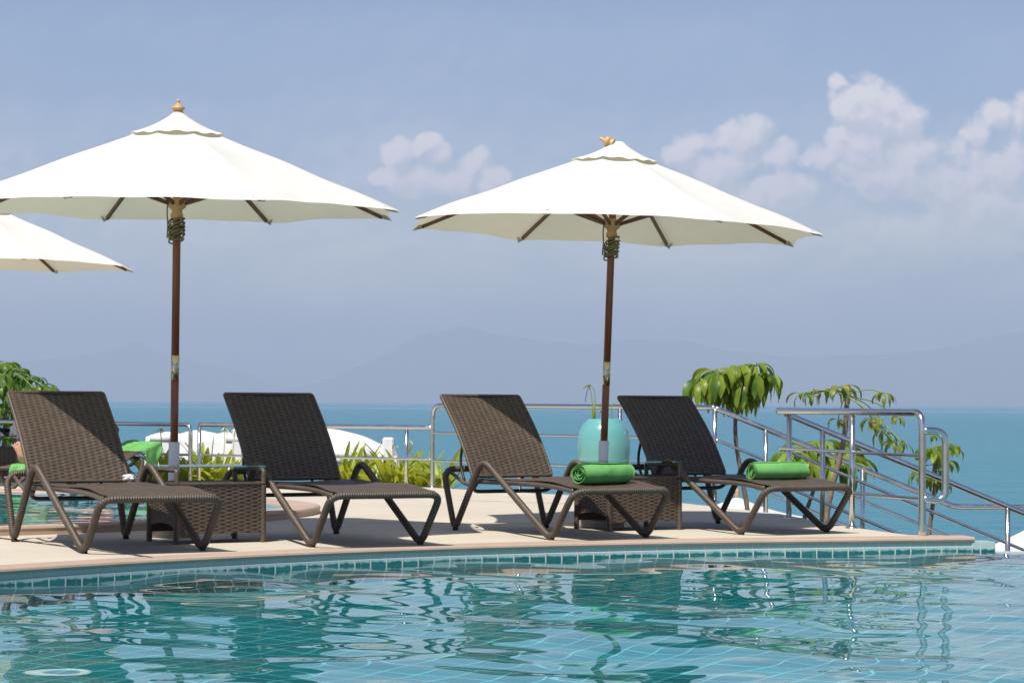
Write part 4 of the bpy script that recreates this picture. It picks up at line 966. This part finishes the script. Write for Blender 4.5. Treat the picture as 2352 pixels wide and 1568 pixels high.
# ------------------------------------------------------------------ white canvas shelters on the slope below
def shelter(label, Y, crest, depth, base_px, pillars, tubes, name='canvas_shelter', sag=0.0):
    a = at(crest[0][0], crest[0][1], Y); root = empty(name, (a.x, Y, 0)); o0 = Vector((a.x, Y, 0)); tag(root, label, 'canvas shelter', 'white canvas shelters below the terrace')
    cx_ = [c[0] for c in crest]; cy_ = [c[1] for c in crest]; n = 60; xs = np.linspace(cx_[0], cx_[-1], n)
    P = catmull([(c[0], c[1]) for c in crest], 14); px_ = [p.x for p in P]; py_ = [p.y for p in P]
    mb = MB(); V = []; rows = 9
    for j in range(rows + 1):
        q = j / rows
        for x in xs:
            p = at(x, np.interp(x, px_, py_), Y) - o0
            dz = -0.38 * (2 * q - 1) ** 2 + 0.38 if False else -0.30 * q ** 2
            V.append((p.x, depth * q, p.z + dz + 0.03 * mnoise.noise(Vector((p.x * 2.2, q * 3, Y)))))
    F = [(j * n + i, j * n + i + 1, (j + 1) * n + i + 1, (j + 1) * n + i) for j in range(rows) for i in range(n - 1)]
    m0 = len(V); hgt = 8
    for j in range(1, hgt + 1):
        q = j / hgt
        for x in xs:
            p = at(x, np.interp(x, px_, py_), Y) - o0; zb = at(x, base_px, Y).z
            fold = 0.05 * math.sin(p.x * 5.0 + 2 * mnoise.noise(Vector((p.x * 1.5, q, Y)))) * q + 0.05 * mnoise.noise(Vector((p.x * 3.0, q * 3, 3.0)))
            V.append((p.x, -0.04 + fold - 0.10 * q, p.z + (zb - p.z) * q))
    for i in range(n - 1): F.append((i, m0 + i, m0 + i + 1, i + 1))
    F += [(m0 + j * n + i, m0 + (j + 1) * n + i, m0 + (j + 1) * n + i + 1, m0 + j * n + i + 1) for j in range(hgt - 1) for i in range(n - 1)]
    mb.add(V, F); mb.build('roof_cloth', M['white_cloth'], root)
    for (x0, x1, y0) in pillars:
        b0 = at(x0, y0, Y - 0.12) - o0; b1 = at(x1, y0, Y - 0.12) - o0; mb = MB(); mb.box(b0.x, b1.x, -0.40, -0.12, -5.2, b0.z, 0.015); mb.build('pillar', M['white_wall'], root, False)
    for (x0, y0, x1, y1, r_) in tubes:
        MB().tube([at(x0, y0, Y - 0.35) - o0, at(x1, y1, Y - 0.35) - o0], r_, 14).build('rolled_blind', M['white_cloth'], root)
    return root
shelter('white scalloped canvas roof behind the lilies left of the shaded lounger', 33.0, [(335, 1003), (375, 992), (410, 996), (440, 990), (470, 990), (495, 995), (522, 991), (545, 1000), (575, 999)], 2.6, 1085, [(537, 562, 985)], [(345, 1006, 395, 1008, 0.05), (520, 1008, 600, 1010, 0.06)])
shelter('white canvas roof arching down to a square pillar right of the shaded lounger', 33.5, [(640, 1004), (690, 989), (745, 984), (790, 989), (830, 1000), (865, 1016), (892, 1026), (908, 1046)], 2.8, 1049, [(881, 906, 1004)], [(700, 1042, 862, 1045, 0.062), (700, 1055, 850, 1057, 0.05), (846, 1058, 847, 1090, 0.018), (857, 1058, 858, 1090, 0.018), (878, 1058, 880, 1090, 0.018)])
mb = MB(); b0 = at(866, 1049, 33.3); b1 = at(918, 1049, 33.3); mb.box(b0.x, b1.x, 33.1, 33.6, -4.8, b0.z + 0.02, 0.03); o = mb.build('white_wall', M['white_wall'], None, False); tag(o, 'white rendered wall under the square white pillar', 'wall')
mb = MB(); b0 = at(736, 1062, 34.4); b1 = at(800, 1062, 34.4); mb.box(b0.x, b1.x, 34.2, 34.6, -4.8, b0.z, 0.03); o = mb.build('white_wall', M['white_wall'], None, False); tag(o, 'white rendered wall behind the shaded lounger arm loop', 'wall')
# white parasol tops on the beach below
def peak(label, px_, py_, Y, R, H, n=8, fin=True):
    a = at(px_, py_, Y); root = empty('beach_parasol', (a.x, Y, a.z - H)); tag(root, label, 'parasol', 'white beach parasols below the terrace')
    mb = MB(); V = [(0, 0, H)]; rows = 6
    for j in range(1, rows + 1):
        for i in range(n * 4):
            an = 2 * math.pi * i / (n * 4) + 0.2; c8 = math.cos(math.pi / n) / math.cos((an % (2 * math.pi / n)) - math.pi / n); q = j / rows
            V.append((R * q * c8 * math.cos(an), R * q * c8 * math.sin(an), H * (1 - q) - 0.08 * R * math.sin(math.pi * q) * 0.5))
    m_ = n * 4; F = [(0, 1 + i, 1 + (i + 1) % m_) for i in range(m_)] + [(1 + j * m_ + i, 1 + (j + 1) * m_ + i, 1 + (j + 1) * m_ + (i + 1) % m_, 1 + j * m_ + (i + 1) % m_) for j in range(rows - 1) for i in range(m_)]
    mb.add(V, F); mb.build('canopy', M['canvas'], root)
    MB().tube([(0, 0, -2.3), (0, 0, H - 0.02)], 0.03, 12).build('pole', M['pole_wood'], root)
    if fin: MB().lathe([(0.03, H - 0.01), (0.05, H + 0.02), (0.02, H + 0.06), (0.035, H + 0.09), (0.004, H + 0.14)], 14).build('finial', M['pale_wood'], root)
    return root
peak('small white parasol top with a finial peeping over the terrace edge under the last lounger', 1693, 1140, 38.0, 1.1, 0.32)
peak('white parasol top at the right edge above the overflow edge', 2395, 1195, 30.0, 1.35, 0.55)

# ------------------------------------------------------------------ far lounger with a person, towels, table with bag
rl = make_lounger('far brown lounger lying almost flat under a sunbather, beyond the rear pool', (1.83, 0.60), 0.72)
RA = rad(-16); rx = Vector((math.cos(RA), math.sin(RA), 0)); ry = Vector((-math.sin(RA), math.cos(RA), 0))
fp = at(50, 1045, 22.75); RO = Vector((fp.x, fp.y, 0)) - rx * 0.27 + ry * 0.27; rl.location = RO; rl.rotation_euler = (0, 0, RA)
def RL(x, s_, z): return RO + rx * x + ry * s_ + Vector((0, 0, z))
def skin_body(name, joints, bones, m):
    """one continuous body: joints with radii, grown by the skin modifier"""
    names = list(joints); me = bpy.data.meshes.new(name); me.from_pydata([joints[k][0] for k in names], [(names.index(a), names.index(b)) for a, b in bones], [])
    o = bpy.data.objects.new(name, me); C.objects.link(o)
    sk = o.modifiers.new('skin', 'SKIN'); sk.use_smooth_shade = True
    for i, k in enumerate(names):
        r_ = joints[k][1]; me.skin_vertices[0].data[i].radius = (r_, r_ if len(joints[k]) < 3 else joints[k][2]); me.skin_vertices[0].data[i].use_root = (k == 'pelvis')
    sb = o.modifiers.new('sub', 'SUBSURF'); sb.levels = sb.render_levels = 2
    me.materials.append(m); return o
zb = 0.36 * 0.72
def PL(x, s_, z): return RL(x, s_ - 0.25, z)
J = {'pelvis': (PL(0.36, 0.92, zb + 0.10), 0.13, 0.10), 'belly': (PL(0.36, 1.10, zb + 0.13), 0.13, 0.10), 'chest': (PL(0.36, 1.30, zb + 0.19), 0.15, 0.11), 'neck': (PL(0.36, 1.48, zb + 0.235), 0.055), 'head0': (PL(0.36, 1.56, zb + 0.275), 0.075), 'head': (PL(0.36, 1.645, zb + 0.30), 0.088, 0.10), 'crown': (PL(0.36, 1.72, zb + 0.305), 0.06)}
for s_, nm in ((-1, 'l'), (1, 'r')):
    cx_ = 0.36
    J['hip' + nm] = (PL(cx_ + s_ * 0.09, 0.86, zb + 0.09), 0.088); J['knee' + nm] = (PL(cx_ + s_ * 0.11, 0.47, zb + 0.13), 0.058); J['calf' + nm] = (PL(cx_ + s_ * 0.11, 0.34, zb + 0.09), 0.055); J['ankle' + nm] = (PL(cx_ + s_ * 0.11, 0.075, zb + 0.075), 0.036)
    J['heel' + nm] = (PL(cx_ + s_ * 0.11, 0.03, zb + 0.05), 0.040); J['arch' + nm] = (PL(cx_ + s_ * 0.122, 0.012, zb + 0.105), 0.042, 0.036); J['ball' + nm] = (PL(cx_ + s_ * 0.135, -0.015, zb + 0.165), 0.050, 0.040)
    tl = s_
    for t_ in range(5):
        off = (-0.036 + 0.018 * t_) * s_ * -1; lenf = [0.238, 0.236, 0.229, 0.219, 0.205][t_]; rr = [0.0150, 0.0105, 0.010, 0.0095, 0.009][t_]
        b_ = PL(cx_ + s_ * 0.14 - s_ * 0.036 + s_ * 0.018 * t_, -0.018, zb + 0.195 - 0.004 * t_); J['tb%d' % t_ + nm] = (b_, rr * 0.95)
        J['tt%d' % t_ + nm] = (PL(cx_ + s_ * 0.145 - s_ * 0.040 + s_ * 0.020 * t_, -0.022, zb + lenf), rr)
    J['sh' + nm] = (PL(cx_ + s_ * 0.17, 1.40, zb + 0.20), 0.062); J['el' + nm] = (PL(cx_ + s_ * 0.235, 1.12, zb + 0.13), 0.042); J['wr' + nm] = (PL(cx_ + s_ * 0.21, 0.89, zb + 0.115), 0.028); J['hand' + nm] = (PL(cx_ + s_ * 0.195, 0.81, zb + 0.115), 0.036, 0.018)
    for t_ in range(5):
        fx = cx_ + s_ * (0.195 + (0.034 - 0.017 * t_ if t_ else -0.045)); fy = 0.765 if t_ else 0.80
        J['f%d' % t_ + nm] = (PL(fx, fy, zb + 0.118), 0.0088)
        J['g%d' % t_ + nm] = (PL(fx + s_ * 0.002, fy - [0.035, 0.035, 0.045, 0.048, 0.042][t_], zb + 0.102), 0.0075)
B = [('pelvis', 'belly'), ('belly', 'chest'), ('chest', 'neck'), ('neck', 'head0'), ('head0', 'head'), ('head', 'crown')]
for nm in 'lr':
    B += [('pelvis', 'hip' + nm), ('hip' + nm, 'knee' + nm), ('knee' + nm, 'calf' + nm), ('calf' + nm, 'ankle' + nm), ('ankle' + nm, 'heel' + nm), ('ankle' + nm, 'arch' + nm), ('arch' + nm, 'ball' + nm), ('chest', 'sh' + nm), ('sh' + nm, 'el' + nm), ('el' + nm, 'wr' + nm), ('wr' + nm, 'hand' + nm)]
    for t_ in range(5): B += [('ball' + nm, 'tb%d' % t_ + nm), ('tb%d' % t_ + nm, 'tt%d' % t_ + nm), ('hand' + nm, 'f%d' % t_ + nm), ('f%d' % t_ + nm, 'g%d' % t_ + nm)]
person = skin_body('person', J, B, M['skin'])
tag(person, 'sunbather lying on the far lounger, bare soles towards the camera', 'person')
hd = PL(0.36, 1.665, zb + 0.315)
def blob(name, c, rx_, ry_, rz_, m, parent, noise_=0.0, seed=0, cut=None):
    bm = bmesh.new(); bmesh.ops.create_icosphere(bm, subdivisions=3, radius=1.0)
    for v in bm.verts:
        n_ = 1 + noise_ * mnoise.noise(v.co * 2.3 + Vector((seed, 0, 0))); v.co = Vector((v.co.x * rx_ * n_, v.co.y * ry_ * n_, v.co.z * rz_ * n_))
    if cut is not None: bmesh.ops.delete(bm, geom=[v for v in bm.verts if v.co.z < cut], context='VERTS')
    me = bpy.data.meshes.new(name); bm.to_mesh(me); bm.free(); me.materials.append(m); me.polygons.foreach_set('use_smooth', [True] * len(me.polygons))
    o = bpy.data.objects.new(name, me); C.objects.link(o); o.location = c
    if parent is not None: o.parent = parent
    return o
blob('hair', hd + ry * 0.045 + Vector((0, 0, 0.005)), 0.098, 0.098, 0.098, M['hair'], person, 0.1, 3)
blob('swim_shorts', PL(0.36, 0.88, zb + 0.095), 0.19, 0.17, 0.115, M['trunks'], person, 0.1, 5)
# towel under the feet: folded over the end of the lounger
def cloth(name, label, P, nu, nv, m, thick=0.012):
    V = [P(i / (nu - 1), j / (nv - 1)) for j in range(nv) for i in range(nu)]
    F = [(j * nu + i, j * nu + i + 1, (j + 1) * nu + i + 1, (j + 1) * nu + i) for j in range(nv - 1) for i in range(nu - 1)]
    o = mesh_obj(name, V, F, m, None, True); md = o.modifiers.new('thickness', 'SOLIDIFY'); md.thickness = thick; md.offset = 0; return tag(o, label, 'towel')
def foot_towel(u, v):
    x = 0.20 + 0.38 * u; w_ = 0.012 * math.sin(u * 19 + v * 5) + 0.008 * mnoise.noise(Vector((u * 5, v * 6, 1)))
    if v < 0.55: s_ = 0.55 - v * 1.62; z = zb + 0.012 + 0.0 * (v > 0.40) + w_ * 0.4
    else: q = (v - 0.55) / 0.45; s_ = -0.345 - 0.035 * math.sin(q * 3.1) + w_; z = zb + 0.012 - 0.13 * q * (0.75 + 0.25 * math.cos(u * 3.0 + 0.5))
    return RL(x, s_, z)
cloth('beach_towel', 'green towel spread under the sunbather and hanging over the lounger foot', foot_towel, 40, 40, M['towel'], 0.01)
def drape(u, v):
    # lies across the backrest and falls over its right-hand edge
    s_ = 1.44 + 0.41 * v; zs_ = (0.388 + (s_ - 1.135) / 0.695 * 0.212) * 0.72
    rip = 0.034 * mnoise.noise(Vector((u * 5, v * 5, 7))) + 0.008 * math.sin(v * 17 + u * 3)
    if u < 0.42: return RL(0.36 + 0.40 * u / 0.42, s_, zs_ + 0.022 + abs(rip))
    q = (u - 0.42) / 0.58; hang = 0.34 * (0.30 + 0.70 * math.sin(math.pi * min(1.0, 0.12 + v * 0.80)) ** 1.5)
    return RL(0.762 + 0.022 * math.sin(q * 3.1) + rip * 1.8 * q, s_ - 0.10 * q * (v - 0.35), zs_ + 0.02 - hang * q)
cloth('beach_towel', 'bright green towel draped in folds over the corner of the far lounger backrest', drape, 44, 36, M['towel'], 0.008)
t3 = copy_tree(tab); t3['label'] = 'far wicker side table at the left edge piled with dark clothes'
tp_ = at(20, 1098, 25.6); t3.location = (tp_.x - 0.55, tp_.y, 0); t3.rotation_euler = (0, 0, rad(4))
o = blob('clothes_pile', (tp_.x - 0.22, tp_.y + 0.2, 0.52), 0.21, 0.15, 0.065, M['black_cloth'], None, 0.75, 2, -0.033); o.location.z = 0.52; tag(o, 'dark navy clothes heaped on the far side table', 'clothes')
o = blob('folded_cloth', (tp_.x + 0.03, tp_.y + 0.16, 0.535), 0.06, 0.08, 0.09, M['white_cloth'], None, 0.6, 9, -0.05); tag(o, 'crumpled white cloth beside the dark clothes on the far side table', 'cloth')
o = blob('folded_cloth', (tp_.x - 0.15, tp_.y + 0.02, 0.515), 0.075, 0.05, 0.035, M['white_cloth'], None, 0.5, 12, -0.028); tag(o, 'small pale cloth in front of the dark clothes on the far side table', 'cloth')
l2 = LOUNGERS[0]; a0 = l2[0].location + Vector((math.cos(l2[1]), math.sin(l2[1]), 0)) * 0.66 + Vector((-math.sin(l2[1]), math.cos(l2[1]), 0)) * 1.03
o = blob('tissue', (a0.x, a0.y, 0.405), 0.035, 0.022, 0.02, M['white_cloth'], None, 0.9, 4); tag(o, 'crumpled white tissue on the half sunlit lounger without a towel', 'tissue')
